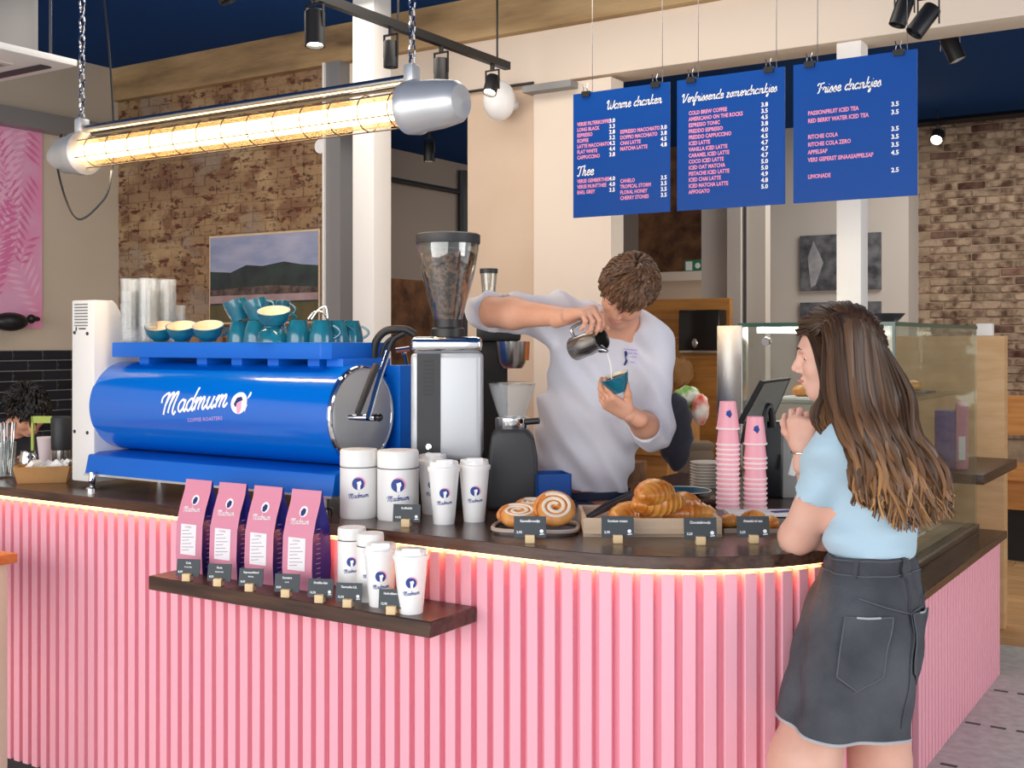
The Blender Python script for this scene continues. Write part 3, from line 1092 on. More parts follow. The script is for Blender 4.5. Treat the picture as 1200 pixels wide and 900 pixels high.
def coffee_bag(lb, x, y, tint, rz):
    t = thing('coffee_bag', lb, 'coffee bag', (x, y, 0.887), rz, 'pink coffee bags on the shelf')
    w = 0.055
    fr = [(0, 0), (-.004, .06), (0, .15), (.014, .20), (.034, .25), (.040, .282)]
    bk = [(.078, 0), (.082, .06), (.080, .15), (.068, .20), (.050, .25), (.044, .282)]
    mb = MB()
    n = len(fr)
    vs = []
    for (a, z), (b, z2) in zip(fr, bk):
        vs += [(-w, a, z), (w, a, z), (w, b, z2), (-w, b, z2)]
    fs = [(0, 3, 2, 1), tuple(4 * (n - 1) + i for i in range(4))]
    sides = []
    for i in range(n - 1):
        for e in (0, 2):
            j = (e + 1) % 4
            fs.append((4 * i + e, 4 * i + j, 4 * i + 4 + j, 4 * i + 4 + e))
    mb.add(vs, fs)
    mb.build('body', 'bag_pink', t, smooth=True)
    for sgn in (-1, 1):
        g = MB()
        vs, fs = [], []
        for i in range(n):
            ins = 0.010 * math.sin(math.pi * min(1, i / (n - 1.5)))
            vs += [(sgn * w, fr[i][0], fr[i][1]), (sgn * (w - ins), (fr[i][0] + bk[i][0]) / 2, fr[i][1]), (sgn * w, bk[i][0], bk[i][1])]
        for i in range(n - 1):
            for e in (0, 1):
                q = (3 * i + e, 3 * i + e + 1, 3 * i + e + 4, 3 * i + e + 3)
                fs.append(q if sgn > 0 else q[::-1])
        g.add(vs, fs)
        gg = g.build('gusset', 'bag_purple', t)
        if sgn > 0:
            st = MB()
            for k in range(12):
                z = .02 + k * .014
                st.box(w - .0015, w + .0006, .016 + .004 * (k % 2), .034, z, z + .0016)
            st.build('gusset_print', 'print_lilac', gg)

    def fp(u, v):
        for i in range(n - 1):
            if v <= fr[i + 1][1] or i == n - 2:
                tt = (v - fr[i][1]) / (fr[i + 1][1] - fr[i][1])
                return Vector((u, fr[i][0] + tt * (fr[i + 1][0] - fr[i][0]) - .0012, v))
    mb = MB()
    for k in range(4):
        z0, z1 = .056 + k * .0233, .056 + (k + 1) * .0233
        mb.add([fp(-.034, z0), fp(.030, z0), fp(.030, z1), fp(-.034, z1)], [(0, 1, 2, 3)])
    lab = mb.build('label', 'bag_label', t)
    mb = MB()
    block_text(mb, 'COFFEE', .008, lambda u, v: off_out(fp, -.018 + u, .138 + v))
    for k in range(7):
        ribbon(mb, [(-.028, .128 - k * .010), (.012 + .01 * ((k * 7) % 3 - 1), .132 - k * .010)], .0016, lambda u, v: off_out(fp, u, v))
    mb.build('label_print', 'steel_grey', lab)
    mb = MB()
    disc(mb, .004, .222, .0155, fp, n=20)
    script_text(mb, 'Madmum', -.034, .186, .066, fp, weight=.22, slope=.05)
    mb.build('emblem', 'bag_label', t)
    mb = MB()
    poly2d(mb, [(-.006, .222), (.002, .232), (.012, .228), (.012, .218), (.006, .210), (-.003, .210)], lambda u, v: off_out(fp, u, v))
    mb.build('emblem_hair', 'print_navy', t)
    return t


BX = [(-2.776, 'pink coffee bag at the end of the shelf, farthest from the white cups'), (-2.627, 'second pink coffee bag along the shelf from the bare end'),
      (-2.478, 'third pink coffee bag along the shelf from the bare end'), (-2.325, 'pink coffee bag standing next to the slim white canister')]
for i, (x, lb) in enumerate(BX):
    coffee_bag(lb, x, 2.462, 1, 0.05)


def price_card(lb, pos, rz, title, sub_, price, w=.072, h=.05, mark=True, tilt=0.18, group='price cards on the shelf'):
    t = thing('price_card', lb, 'price card', pos, rz, group)
    MB().box(-.0125, .0125, -.012, .012, 0, .022).build('block', 'block_wood', t, bevel=.001, segs=1)
    m = TR((0, .002, .013), -tilt, 0, 0)
    c = MB().box(-w / 2, w / 2, -.0015, .0015, 0, h, m).build('card', 'slate', t)

    def pl(u, v):
        return m @ Vector((u, -.0022, v))
    mb = MB()
    block_text(mb, title, h * .17, lambda u, v: pl(u, v + h * .72), .02, 'CENTER', xs=min(1.0, 12 / len(title)))
    if sub_:
        block_text(mb, sub_, h * .12, lambda u, v: pl(u, v + h * .5), .01, 'CENTER')
    block_text(mb, price, h * .16, lambda u, v: pl(u - w * .42, v + h * .2), .02)
    if mark:
        disc(mb, w * .36, h * .3, h * .09, pl, n=12)
        ribbon(mb, [(w * .3, h * .15), (w * .44, h * .17)], h * .04, pl)
    mb.build('card_print', 'print_white', c)
    return t


SC_ = [(208, 683, 'Cola', 'Colombia', 'first price card at the bare end of the shelf'), (245, 689, 'Rosa', 'Guatemala', 'second price card, before the second coffee bag'),
       (291, 693, 'Espressoblend', 'Mokka', 'third price card, before the third coffee bag'), (333, 700, 'Sumatra', 'Licht', 'fourth price card, before the fourth coffee bag'),
       (374, 706, 'Drinkfles klein', '', 'fifth price card, before the slim white canister'), (405, 712, 'Thermosfles 0,5L', '', 'sixth price card, before the second slim canister'),
       (457, 720, 'Herbruikbare cup', '', 'last price card on the shelf, beside the end cup')]
for px, py, a, b, lb in SC_:
    p = PZ(px, py, .887)
    price_card(lb, (p.x, max(p.y, 2.378), .887), 0.42, a, b, '12,95' if b == '' else '8,50', mark=(b == ''))
p = PZ(476, 617, 1.07)
price_card('price card on the countertop in front of the white canister', (p.x, p.y, 1.07), 0.42, 'Koffieblik', '', '14,95', w=.08, group='price cards on the countertop')
for px, py, tt, pr, lb in ((621, 634, 'Kaneelbroodje', '3,95', 'price card in front of the cinnamon rolls'), (724, 634, 'Roomboter croissant', '2,95', 'price card before the near end of the croissant tray'),
                           (821, 636, 'Chocoladebroodje', '3,25', 'price card before the far end of the croissant tray'), (883, 634, 'Amandel rol vers', '3,25', 'darker price card next to the girl\'s elbow')):
    p = PZ(px, py + 2, 1.07)
    price_card(lb, (p.x, p.y, 1.07), YAW * 0.95, tt, '', pr, w=.085, h=.056, group='price cards on the countertop')


def canister(name, lb, cat, pos, r, h, lidh, group, dec=True):
    t = thing(name, lb, cat, pos, YAW + 0.1, group)
    MB().lathe([(r * .97, 0), (r, .004), (r, h - lidh - .003), (r * .985, h - lidh - .002)], 32).build('body', 'white_plastic', t, smooth=True)
    MB().lathe([(r * .97, h - lidh - .002), (r * .97, h - lidh), (r * 1.0, h - lidh + .001), (r * 1.0, h - .006), (r * .95, h), (0, h)], 32).build('lid', 'white_plastic', t, smooth=True)
    MB().lathe([(r * .972, h - lidh - .0035), (r * 1.002, h - lidh - .0035), (r * 1.002, h - lidh - .001), (r * .972, h - lidh - .001)], 32, cap0=False, cap1=False).build('seal', 'charcoal', t, smooth=True)
    emblem(t, cylplace(r), 0, h * .52, r * .33)
    return t


p = PZ(413, 607, 1.07)
canister('canister', 'large white canister beside the blue machine on the countertop', 'canister', (p.x, p.y + .03, 1.07), .057, .205, .05, 'large white canisters')
p = PZ(459, 609, 1.07)
canister('canister', 'large white canister behind the countertop price card', 'canister', (p.x, p.y + .03, 1.07), .062, .205, .05, 'large white canisters')
p = PZ(393, 702, .887)
canister('slim_canister', 'slim white canister next to the pink bags on the shelf', 'canister', (p.x, 2.50, .887), .040, .19, .032, 'slim white canisters')
p = PZ(427, 705, .887)
canister('slim_canister', 'slim white canister between two price cards near the shelf end', 'canister', (p.x, 2.475, .887), .0375, .185, .032, 'slim white canisters')


def lidded_cup(lb, pos, h=.17, r0=.029, r1=.043):
    t = thing('travel_cup', lb, 'cup', pos, YAW + .1, 'white lidded cups')
    hb = h * .86
    MB().lathe([(r0, 0), (r0 * 1.02, .004), (r1, hb)], 28).build('body', 'white_gloss', t, smooth=True)
    MB().lathe([(r1 * 1.05, hb - .006), (r1 * 1.07, hb), (r1 * 1.06, hb + .006), (r1 * .96, hb + .009), (r1 * .92, h - .004), (r1 * .86, h - .003), (0, h - .006)], 28).build('lid', 'white_gloss', t, smooth=True)
    MB().box(-r1 * .55, r1 * .55, -r1 * .9, -r1 * .45, h - .01, h + .004).build('spout', 'white_gloss', t, bevel=.004)
    tp = (r1 - r0) / hb
    emblem(t, cylplace(r0 + tp * h * .5, .0009, taper=tp, z0=h * .5), 0, h * .5, .0145)
    return t


for px, py, z, yy, lb in ((513, 615, 1.07, None, 'white lidded cup in front on the countertop, below the big grinder'), (549, 612, 1.07, None, 'white lidded cup beside the small dark grinder'),
                          (500, 603, 1.07, None, 'white lidded cup half hidden between canister and front cup'),
                          (464, 704, .887, 2.44, 'white lidded cup behind the last price card on the shelf'), (499, 712, .887, 2.42, 'white lidded cup at the very end of the shelf')):
    p = PZ(px, py, z)
    lidded_cup(lb, (p.x, yy or p.y + .03, z), .185 if z > 1 else .17, .031, .045)

# ------------------------------------------------------------------ grinders
def at_local(px, py, z):
    p = PZ(px, py, z)
    return (p.x, p.y, z)


gp = D(525, 540, 3.74)
g = thing('coffee_grinder', 'tall white and grey coffee grinder with a big bean hopper', 'grinder', (gp.x, gp.y, 1.07), YAW)
MB().box(-.10, .10, -.08, .12, 0, .155).build('base', 'black_matte', g, bevel=.008)
MB().box(-.112, .112, -.10, .12, .155, .495).build('body', 'grinder_grey', g, bevel=.02, segs=3)
MB().box(-.092, -.018, -.1025, -.098, .157, .492).build('control_panel', 'charcoal', g)
for z in (.175, .20):
    MB().lathe([(.010, 0), (.009, .006), (0, .006)], 14, frame_z((-.055, -.1025, z), (0, -1, 0))).build('button', 'chrome', g, smooth=True)
for k in range(9):
    MB().box(-.072, -.040, -.104, -.1025, .36 + k * .013, .367 + k * .013).build('grille_bar', 'black', g)
MB().box(-.112, .112, -.10, .12, .495, .545).build('collar', 'chrome', g, bevel=.02, segs=3)
MB().lathe([(.055, .545), (.055, .57), (.047, .575), (.047, .60)], 24).build('neck', 'black', g, smooth=True)
MB().lathe([(.046, .60), (.062, .66), (.084, .74), (.099, .82), (.1005, .85), (.0985, .85), (.097, .82), (.082, .74), (.060, .66), (.044, .60)], 36, cap0=False, cap1=False).build('hopper', 'clear', g, smooth=True)
MB().lathe([(.042, .60), (.058, .66), (.079, .74), (.093, .81), (.06, .825), (0, .828)], 36).build('coffee_beans', 'beans', g, smooth=True)
MB().lathe([(.102, .842), (.104, .846), (.104, .872), (.098, .876), (0, .876)], 36).build('hopper_lid', 'charcoal', g, smooth=True)
gp = PZ(590, 596, 1.07)
g = thing('small_coffee_grinder', 'small dark grey coffee grinder with a clear cone hopper', 'grinder', (gp.x, gp.y + .05, 1.07), YAW)
pf = [(-.078, 0), (.078, 0), (.082, .10), (.080, .17), (.070, .225), (.045, .255), (-.045, .255), (-.066, .235), (-.074, .17), (-.078, .10)]
MB().prism(pf, -.07, .09, Matrix(((1, 0, 0, 0), (0, 0, -1, 0), (0, 1, 0, 0), (0, 0, 0, 1)))).build('body', 'charcoal', g, bevel=.018, segs=3)
MB().lathe([(.052, .25), (.054, .255), (.054, .285), (.046, .29)], 24).build('collar', 'chrome', g, smooth=True)
MB().lathe([(.040, .285), (.050, .31), (.073, .385), (.073, .392), (.071, .392), (.048, .31), (.038, .285)], 28, cap0=False, cap1=False).build('hopper', 'tumbler', g, smooth=True)
MB().lathe([(.074, .388), (.075, .396), (.06, .40), (0, .402)], 28).build('hopper_lid', 'clear', g, smooth=True)
MB().tube([(.04, -.05, .275), (.085, -.065, .28)], .010, 10).build('lever', 'black', g, smooth=True)
# black grinder behind with steel basket
gp = D(590, 470, 4.35)
g = thing('back_grinder', 'black grinder with hanging steel filter basket behind the white grinder', 'grinder', (gp.x, gp.y, 1.0), YAW)
MB().box(-.10, .015, -.02, .14, 0, .60).build('body', 'black_matte', g, bevel=.01)
MB().box(-.10, .065, -.05, .12, .60, .68).build('head', 'black', g, bevel=.015)
MB().lathe([(.04, .50), (.052, .52), (.062, .60), (.058, .60)], 24, TR((.03, -.03, 0))).build('basket', 'steel', g, smooth=True)
MB().tube([(.085, -.05, .53), (.088, -.055, .60)], .010, 8).build('handle', 'orange_wood', g, smooth=True)
MB().lathe([(.02, .70), (.032, .83), (.030, .83), (.018, .70)], 20, TR((-.055, 0, .03))).build('hopper', 'clear', g, smooth=True)
MB().lathe([(.034, .855), (.034, .872), (0, .874)], 20, TR((-.055, 0, 0))).build('hopper_lid', 'charcoal', g, smooth=True)
for k in range(4):
    MB().ell((.017, .02, .2 + k * .08), (.004, .006, .006), nu=8, nv=6).build('button', 'steel', g, smooth=True)
# back counter and taps seen behind the machine
bc = B(-4.4, -2.6, 4.93, 5.27, 0, 1.0).build('back_counter', 'brick_dark', bevel=.004)
tag(bc, 'brown back counter behind the espresso machine', 'counter')
tp = thing('brass_tap', 'brass beer-style tap with steel spout behind the machine', 'tap', tuple(D(477, 540, 4.9)))
MB().tube(smoothpts([D(472, 540, 4.9), D(476, 470, 4.9), D(476, 445, 4.9)]), [.03] * 12 + [.018], 12).build('column', 'steel', tp, smooth=True, world=True)
MB().ell(D(476, 440, 4.9), (.02, .02, .03)).build('cap', 'chrome', tp, smooth=True, world=True)
MB().tube(smoothpts([D(470, 410, 4.9), D(474, 415, 4.9), D(477, 430, 4.9)]), .009, 8).build('spout', 'chrome', tp, smooth=True, world=True)
MB().tube([D(464, 411, 4.9), D(480, 409, 4.9)], .012, 8).build('handle', 'chrome', tp, smooth=True, world=True)
# ------------------------------------------------------------------ caged tube lamp
M('amber_glass_c', 'ffcf8f', 0.1)
GLASS('amber_glass', 'fff4e2', 0.08, milk=.10, mcol='ffe0b8')
M('wire', '3e3226', 0.5)
LY, LZ = 2.66, 2.275
xl, xr = -3.53, -2.085
tl = thing('tube_lamp', 'long caged industrial tube lamp glowing warm, hung on chains', 'lamp', (-2.8, LY, LZ))
AX = frame_z((0, LY, LZ), (1, 0, 0), (0, 0, 1))
MB().lathe([(.029, xl - .02), (.029, xr + .02)], 20, AX).build('fluorescent_tube', 'tube_glow', tl, smooth=True, world=True)
MB().lathe([(.046, xl), (.046, xr)], 28, AX, cap0=False, cap1=False).build('glass_cover', 'amber_glass', tl, smooth=True, world=True)
for k in range(13):
    x = xl + .05 + k * (xr - xl - .08) / 12
    MB().tube([(x, LY + .053 * math.cos(a), LZ + .053 * math.sin(a)) for a in np.linspace(0, 2 * math.pi, 21)], .0022, 5, cap=False).build('cage_ring', 'wire', tl, smooth=True, world=True)
for a in (.3, 1.3, 2.4, 3.6, 4.7, 5.6):
    MB().tube([(xl - .02, LY + .055 * math.cos(a), LZ + .055 * math.sin(a)), (xr + .02, LY + .055 * math.cos(a), LZ + .055 * math.sin(a))], .0022, 5).build('cage_wire', 'wire', tl, smooth=True, world=True)
MB().tube([(xl - .03, LY, LZ + .085), (xr + .03, LY, LZ + .085)], .014, 12).build('top_rod', 'steel', tl, smooth=True, world=True)
MB().tube([(xl - .03, LY + .028, LZ + .07), (xr + .03, LY + .028, LZ + .07)], .006, 8).build('top_rod', 'charcoal', tl, smooth=True, world=True)
MB().lathe([(.050, xr + .0), (.076, xr + .005), (.080, xr + .04), (.074, xr + .05), (.070, xr + .12), (.060, xr + .18), (.048, xr + .195), (0, xr + .2)], 32, AX).build('end_cap', 'alu', tl, smooth=True, world=True)
MB().lathe([(0, xl - .19), (.036, xl - .185), (.046, xl - .16), (.066, xl - .12), (.070, xl - .06), (.078, xl - .045), (.078, xl - .012), (.052, xl)], 32, AX).build('end_cap', 'alu', tl, smooth=True, world=True)
for x in (xl - .03, xr + .02):
    MB().box(x - .018, x + .018, LY - .022, LY + .022, LZ + .05, LZ + .125).build('hanger', 'alu', tl, bevel=.01, world=True)
    ch = MB()
    n = int((3.52 - LZ - .12) / .034)
    for k in range(n):
        c = Vector((x, LY, LZ + .13 + k * .0345))
        u = Vector((1, 0, 0)) if k % 2 else Vector((0, 1, 0))
        ch.tube([c + u * .010 * math.cos(t) + UP * .022 * math.sin(t) for t in np.linspace(0, 2 * math.pi, 11)], .0035, 5, cap=False)
    o = ch.build('chain', 'chrome', tl, smooth=True, world=True)
    o['kind'] = 'stuff'
MB().tube(smoothpts([D(72, 158, 4.25), D(66, 185, 4.2), D(76, 230, 4.15), D(92, 257, 4.12), D(116, 240, 4.1), D(129, 215, 4.1), D(133, 150, 4.15), D(128, 60, 4.2), D(122, 0, 4.25), D(118, -60, 4.3)]), .004, 6).build('power_cord', 'rubber', tl, smooth=True, world=True)
pl_ = bpy.data.lights.new('tube_light', 'AREA')
pl_.shape, pl_.size, pl_.size_y, pl_.energy, pl_.color = 'RECTANGLE', 1.4, .05, 5, (1, .8, .55)
lo_ = link('tube_light', pl_, None, (-2.8, LY, LZ - .07))

# ------------------------------------------------------------------ track lights
trk = thing('light_track', 'black ceiling light track behind the white column', 'light track', tuple(PZ(500, 45, 3.05)))
a, b = PZ(586, 79, 3.05), PZ(360, -14, 3.05)
a.x = b.x = (a.x + b.x) / 2
mb = MB().box(a.x - .018, a.x + .018, 3.2, a.y, 3.03, 3.07)
mb.build('rail', 'black', trk, world=True)
for y in (3.3, 4.2, a.y - .1):
    MB().tube([(a.x, y, 3.07), (a.x, y, 3.53)], .006, 6).build('rod', 'black', trk, world=True)


def spot(lb, top, aim, power=0.0, r=.036, L=.12, lit=True, rod=None):
    t = thing('spotlight', lb, 'spotlight', tuple(top), 0, 'black spotlights')
    ax = Vector(aim).normalized()
    top = Vector((0, 0, 0))
    c0 = top - UP * .09
    for s_ in (-1, 1):
        MB().box(s_ * (r + .004) - .002, s_ * (r + .004) + .002, -.006, .006, -.13, -.03).build('yoke', 'black', t)
    MB().box(-r - .006, r + .006, -.006, .006, -.035, -.028).build('yoke', 'black', t)
    MB().lathe([(.012, 0), (.012, -.03)][::-1], 10).build('stem', 'black', t)
    if rod:
        MB().tube([(0, 0, -.01), (0, 0, rod - t.location.z)], .008, 8).build('rod', 'black', t)
    F_ = frame_z(c0 - ax * .03, ax)
    MB().lathe([(r * .9, 0), (r, .005), (r, L), (r * .86, L), (r * .8, L - .012)], 24, F_, cap1=False).build('body', 'black', t, smooth=True)
    MB().lathe([(r * .82, L - .014), (0, L - .013)], 24, F_, cap1=False).build('lens', 'bulb' if lit else 'charcoal', t)
    return t


DN = Vector((0, 0, -1))
tx = a.x


def ontrack(py_, px_):
    p = PX(px_, py_, tx)
    return Vector((tx, p.y, 3.03))


spot('black spotlight hanging beside the top of the white column', PZ(369, -4, 3.03), DN + Vector((.1, -.1, 0)), r=.042, L=.15, rod=3.525)
spot('black spotlight on the track above the lamp end cap', ontrack(58, 517), DN, r=.036, L=.13, lit=False)
spot('black spotlight at the end of the track, bulb lit', ontrack(76, 577), DN + Vector((.05, -.5, 0)), r=.036, L=.10)
spot('black spotlight half hidden behind the white column', ontrack(42, 458), DN, r=.034, L=.12, lit=False)
spot('lit black spotlight inside the corridor opening', (PX(503, 152, -4.4).x, PX(503, 152, -4.4).y, 2.91), DN, r=.036, L=.12)
spot('black spotlight above the last menu board, cut by the picture edge', D(1060, -22, 4.6), DN + RIGHT * -.35, r=.034, L=.12, lit=False, rod=3.525)
spot('tilted black spotlight above the last menu board', D(1088, -12, 4.3), DN + RIGHT * -.75, r=.034, L=.12, lit=False, rod=3.525)
spot('black spotlight under the blue ceiling right of the menu boards', D(1113, 28, 5.75), DN + RIGHT * .4 + FWD * -.1, r=.042, L=.13, rod=3.525)
spot('glowing spotlight in front of the bare brick wall', (PY(1099, 140, 9.5).x, 9.5, 3.31), DN + Vector((0, -1.2, 0)), r=.05, L=.1, rod=3.425)
spot('small spotlight at the top edge over the brick wall', D(257, -50, 4.6), DN + RIGHT * .5, r=.04, L=.12, lit=False, rod=3.525)
#t2 = B(D(1087, -10, 3.6).x - .5, D(1087, -10, 3.6).x + 2, D(1087, -10, 3.6).y - .02, D(1087, -10, 3.6).y + .02, D(1087, -14, 3.6).z, D(1087, -14, 3.6).z + .04)
gl = thing('globe_lamp', 'white globe lamp on the cream wall beneath the track', 'lamp', tuple(PY(585, 118, 5.25)))
MB().ell((0, 0, 0), (.09, .09, .11)).build('globe', 'white_gloss', gl, smooth=True)
MB().lathe([(.03, 0), (.03, .1)], 14, frame_z((0, .06, 0), (0, 1, 0))).build('mount', 'white_gloss', gl, smooth=True)
MB().tube([PY(545, 108, 5.37), PY(625, 97, 5.37)], .008, 6).build('trim_10', 'charcoal')['kind'] = 'structure'
# small white sensor by the steel post
sn = MB().lathe([(.05, 0), (.045, .03), (0, .035)], 16, frame_z(PY(379, 172, 5.34), (0, -1, 0))).build('wall_sensor', 'white_plastic', smooth=True)
tag(sn, 'small round white sensor on the brick wall beside the steel post', 'sensor')

# ------------------------------------------------------------------ menu boards
M('board_blue', '00489c', 0.4, spec=0.2)
M('menu_pink', 'f39cc0', 0.6)
M('menu_white', 'ffffff', 0.6)
BYY, BZ0, BZ1 = 4.49, 2.149, 2.699
BH = BZ1 - BZ0


def menu_board(lb, x0, x1, title, rows, extra):
    t = thing('menu_board', lb, 'menu board', ((x0 + x1) / 2, BYY, BZ0), 0, 'hanging menu boards')
    w = x1 - x0
    MB().box(-w / 2, w / 2, -.003, .003, 0, BH).build('panel', 'board_blue', t)

    def pl(u, v):
        return Vector((u - w / 2, -.0045, BH - v))
    mw, mp = MB(), MB()
    for (txt, u0, u1, v) in title:
        script_text(mw, txt, u0 * w, 0, (u1 - u0) * w, lambda a, b, v=v: pl(a, v * BH - b), weight=.2)
    for (txt, pr, u, pu, v) in rows:
        block_text(mp, txt, .0225, lambda a, b: pl(u * w + a, v * BH - b), .034, xs=.80)
        if pr:
            block_text(mw, pr, .024, lambda a, b: pl(pu * w + a, v * BH - b), .03)
    mw.build('title_lettering', 'menu_white', t)
    mp.build('item_lettering', 'menu_pink', t)
    for s_ in (-1, 1):
        x = s_ * w * .36
        c = MB().box(x - .02, x + .02, -.012, .012, BH - .018, BH + .006).build('clip', 'black', t)
        for dx in (-.012, .012):
            MB().tube([(x + dx, -.006, BH), (x + dx * .6, -.014, BH + .02), (x + dx, -.012, BH + .038)], .002, 6).build('clip_wire', 'chrome', c)
        MB().tube([(x + .03, 0, BH), (x + .03, 0, 3.53 - BZ0)], .0016, 5).build('wire', 'steel', t)
    return t


c1 = ['VERSE FILTERKOFFIE', 'LONG BLACK', 'ESPRESSO', 'KOFFIE', 'LATTE MACCHIATO', 'FLAT WHITE', 'CAPPUCCINO']
p1_ = ['3.0', '3.3', '2.8', '3.2', '4.2', '4.4', '3.8']
rows = [(s_, q, .045, .385, .262 + .0447 * i) for i, (s_, q) in enumerate(zip(c1, p1_))]
rows += [(s_, q, .5, .91, .36 + .0447 * i) for i, (s_, q) in enumerate(zip(['ESPRESSO MACCHIATO', 'DOPPIO MACCHIATO', 'CHAI LATTE', 'MATCHA LATTE'], ['3.0', '3.8', '4.5', '4.8']))]
rows += [(s_, q, .045, .385, .722 + .0447 * i) for i, (s_, q) in enumerate(zip(['VERSE GEMBERTHEE', 'VERSE MUNTTHEE', 'EARL GREY'], ['4.0', '4.0', '3.5']))]
rows += [(s_, q, .5, .91, .748 + .0447 * i) for i, (s_, q) in enumerate(zip(['CANELO', 'TROPICAL STORM', 'FLORAL HONEY', 'CHERRY STONES'], ['3.5', '3.5', '3.5', '3.5']))]
menu_board('blue hanging menu board titled Warme dranken, nearest the cream wall', -2.578, -2.107, [('Warme dranken', .36, .92, .155), ('Thee', .045, .22, .665)], rows, None)
c2 = ['COLD BREW COFFEE', 'AMERICANO ON THE ROCKS', 'ESPRESSO TONIC', 'FREDDO ESPRESSO', 'FREDDO CAPPUCCINO', 'ICED LATTE', 'VANILLA ICED LATTE', 'CARAMEL ICED LATTE', 'COCO ICED LATTE', 'ICED OAT MATCHA', 'PISTACHE ICED LATTE', 'ICED CHAI LATTE', 'ICED MATCHA LATTE', 'AFFOGATO']
p2_ = ['3.8', '3.5', '4.5', '3.8', '4.0', '4.5', '4.7', '4.7', '4.7', '5.0', '5.0', '4.9', '4.8', '5.0']
menu_board('blue hanging menu board titled Verfrissende zomerdrankjes, between the other two', -2.074, -1.604, [('Verfrissende zomerdrankjes', .05, .93, .175)], [(s_, q, .115, .79, .275 + .0462 * i) for i, (s_, q) in enumerate(zip(c2, p2_))], None)
c3 = [('PASSIONFRUIT ICED TEA', '3.5', .375), ('RED BERRY WATER ICED TEA', '3.5', .43), ('RITCHIE COLA', '3.5', .545), ('RITCHIE COLA ZERO', '3.5', .60), ('APPELSAP', '3.5', .655), ('VERS GEPERST SINAASAPPELSAP', '4.5', .71), ('LIMONADE', '2.5', .83)]
menu_board('blue hanging menu board titled Frisse drankjes, over the glass case', -1.569, -1.09, [('Frisse drankjes', .2, .72, .225)], [(s_, q, .125, .80, v) for s_, q, v in c3], None)

# ------------------------------------------------------------------ air conditioner, poster, pictures
ac = thing('air_conditioner', 'white and grey ceiling cassette air conditioner in the upper corner', 'air conditioner', (-5.36, 3.15, 2.95))
B(-5.84, -4.89, 2.68, 3.63, 2.95, 2.985).build('panel', 'white_plastic', ac, bevel=.01, world=True)
B(-5.78, -5.02, 2.76, 3.50, 2.985, 3.30).build('housing', 'steel_grey', ac, world=True)
B(-5.62, -5.10, 2.9, 3.42, 2.944, 2.952).build('grille', 'white_wall', ac, world=True)
for k in range(5):
    B(-5.60 + k * .1, -5.54 + k * .1, 2.92, 3.40, 2.9425, 2.945).build('louvre', 'steel_grey', ac, world=True)
for bx in ((-5.7, -5.0, 3.50, 3.56), (-5.7, -5.0, 2.74, 2.80)):
    B(*bx, 2.943, 2.951).build('air_slot', 'charcoal', ac, world=True)
for x in (-5.0, -5.8):
    for y in (2.8, 3.52):
        MB().tube([(x + .05, y, 2.98), (x + .05, y, 3.53)], .007, 6).build('threaded_rod', 'steel', ac, world=True)
po = thing('leaf_poster', 'tall pink poster with a palm leaf pattern on the left wall', 'poster', (-6.795, 4.2, 1.685))
MB().box(-.003, .006, -.75, .565, 0, 1.32).build('sheet', 'pink_print', po)
lf, lf2 = MB(), MB()
r2 = random.Random(5)
for s_ in range(26):
    y0, z0 = -.7 + .16 * (s_ % 9) + r2.uniform(-.05, .05), r2.uniform(-.1, .9)
    ang = r2.uniform(-.5, .5)
    for k in range(15):
        cy, cz = y0 + math.sin(ang) * k * .05, z0 + math.cos(ang) * k * .05
        for sg in (-1, 1):
            L = .17 * (1 - abs(k - 7) / 12)
            d1 = ang + sg * .95
            e = (cy + math.sin(d1) * L, cz + math.cos(d1) * L)
            m_ = ((cy + e[0]) / 2 + .012 * math.cos(d1), (cz + e[1]) / 2 - .012 * math.sin(d1))
            m2 = ((cy + e[0]) / 2 - .012 * math.cos(d1), (cz + e[1]) / 2 + .012 * math.sin(d1))
            pts = [(cy, cz), m_, e, m2]
            if all(-.74 < q[0] < .555 and .01 < q[1] < 1.31 for q in pts):
                o_ = .0068 + .00012 * s_
                (lf if s_ % 2 else lf2).add([(o_, q[0], q[1]) for q in pts], [(0, 1, 2, 3)])
lf.build('leaf_print', 'pink_leaf', po)
lf2.build('leaf_print', 'pink_leaf_light', po)
sc_ = thing('wall_sconce', 'dark round wall lamp at the foot of the pink poster', 'lamp', tuple(PX(12, 377, -6.7)))
MB().ell((0, 0, 0), (.08, .12, .06)).build('shade', 'black', sc_, smooth=True)
MB().tube([(0, .08, .01), (0, .2, .02), (-.07, .21, .03)], .015, 8).build('arm', 'black', sc_, smooth=True)
MB().ell((0, .15, .02), (.025, .03, .03)).build('joint', 'black', sc_, smooth=True)

M('sky_print', 'a9a9bd', 0.6, col2='8590ad', scale=3, stretch=(1, 1, 3))
M('hill_print', '24292c', 0.7, col2='34403a', scale=8)
M('town_print', '3a2e2a', 0.7, col2='6b5a50', scale=25)
M('road_print', 'a88f8d', 0.7, col2='94797a', scale=8)
M('field_print', '4b4a2c', 0.7, col2='5e5233', scale=8)
ph = thing('landscape_photo', 'framed landscape photograph of hills hanging on the brick wall', 'picture', (PY(309, 400, 5.33).x, 5.33, PY(246, 378, 5.33).z))
pw = (PY(372, 300, 5.33).x - PY(246, 300, 5.33).x) / 2
phh = PY(310, 275, 5.33).z - ph.location.z
MB().box(-pw - .012, pw + .012, -.01, .02, -.012, phh + .012).build('frame', 'pale_wood', ph)


def prn(poly, mat, o_):
    m_ = MB()
    poly2d(m_, [((q[0] * 2 - 1) * pw, q[1] * phh) for q in poly], lambda u, v: Vector((u, -.0115 - o_, v)))
    m_.build('print', mat, ph)


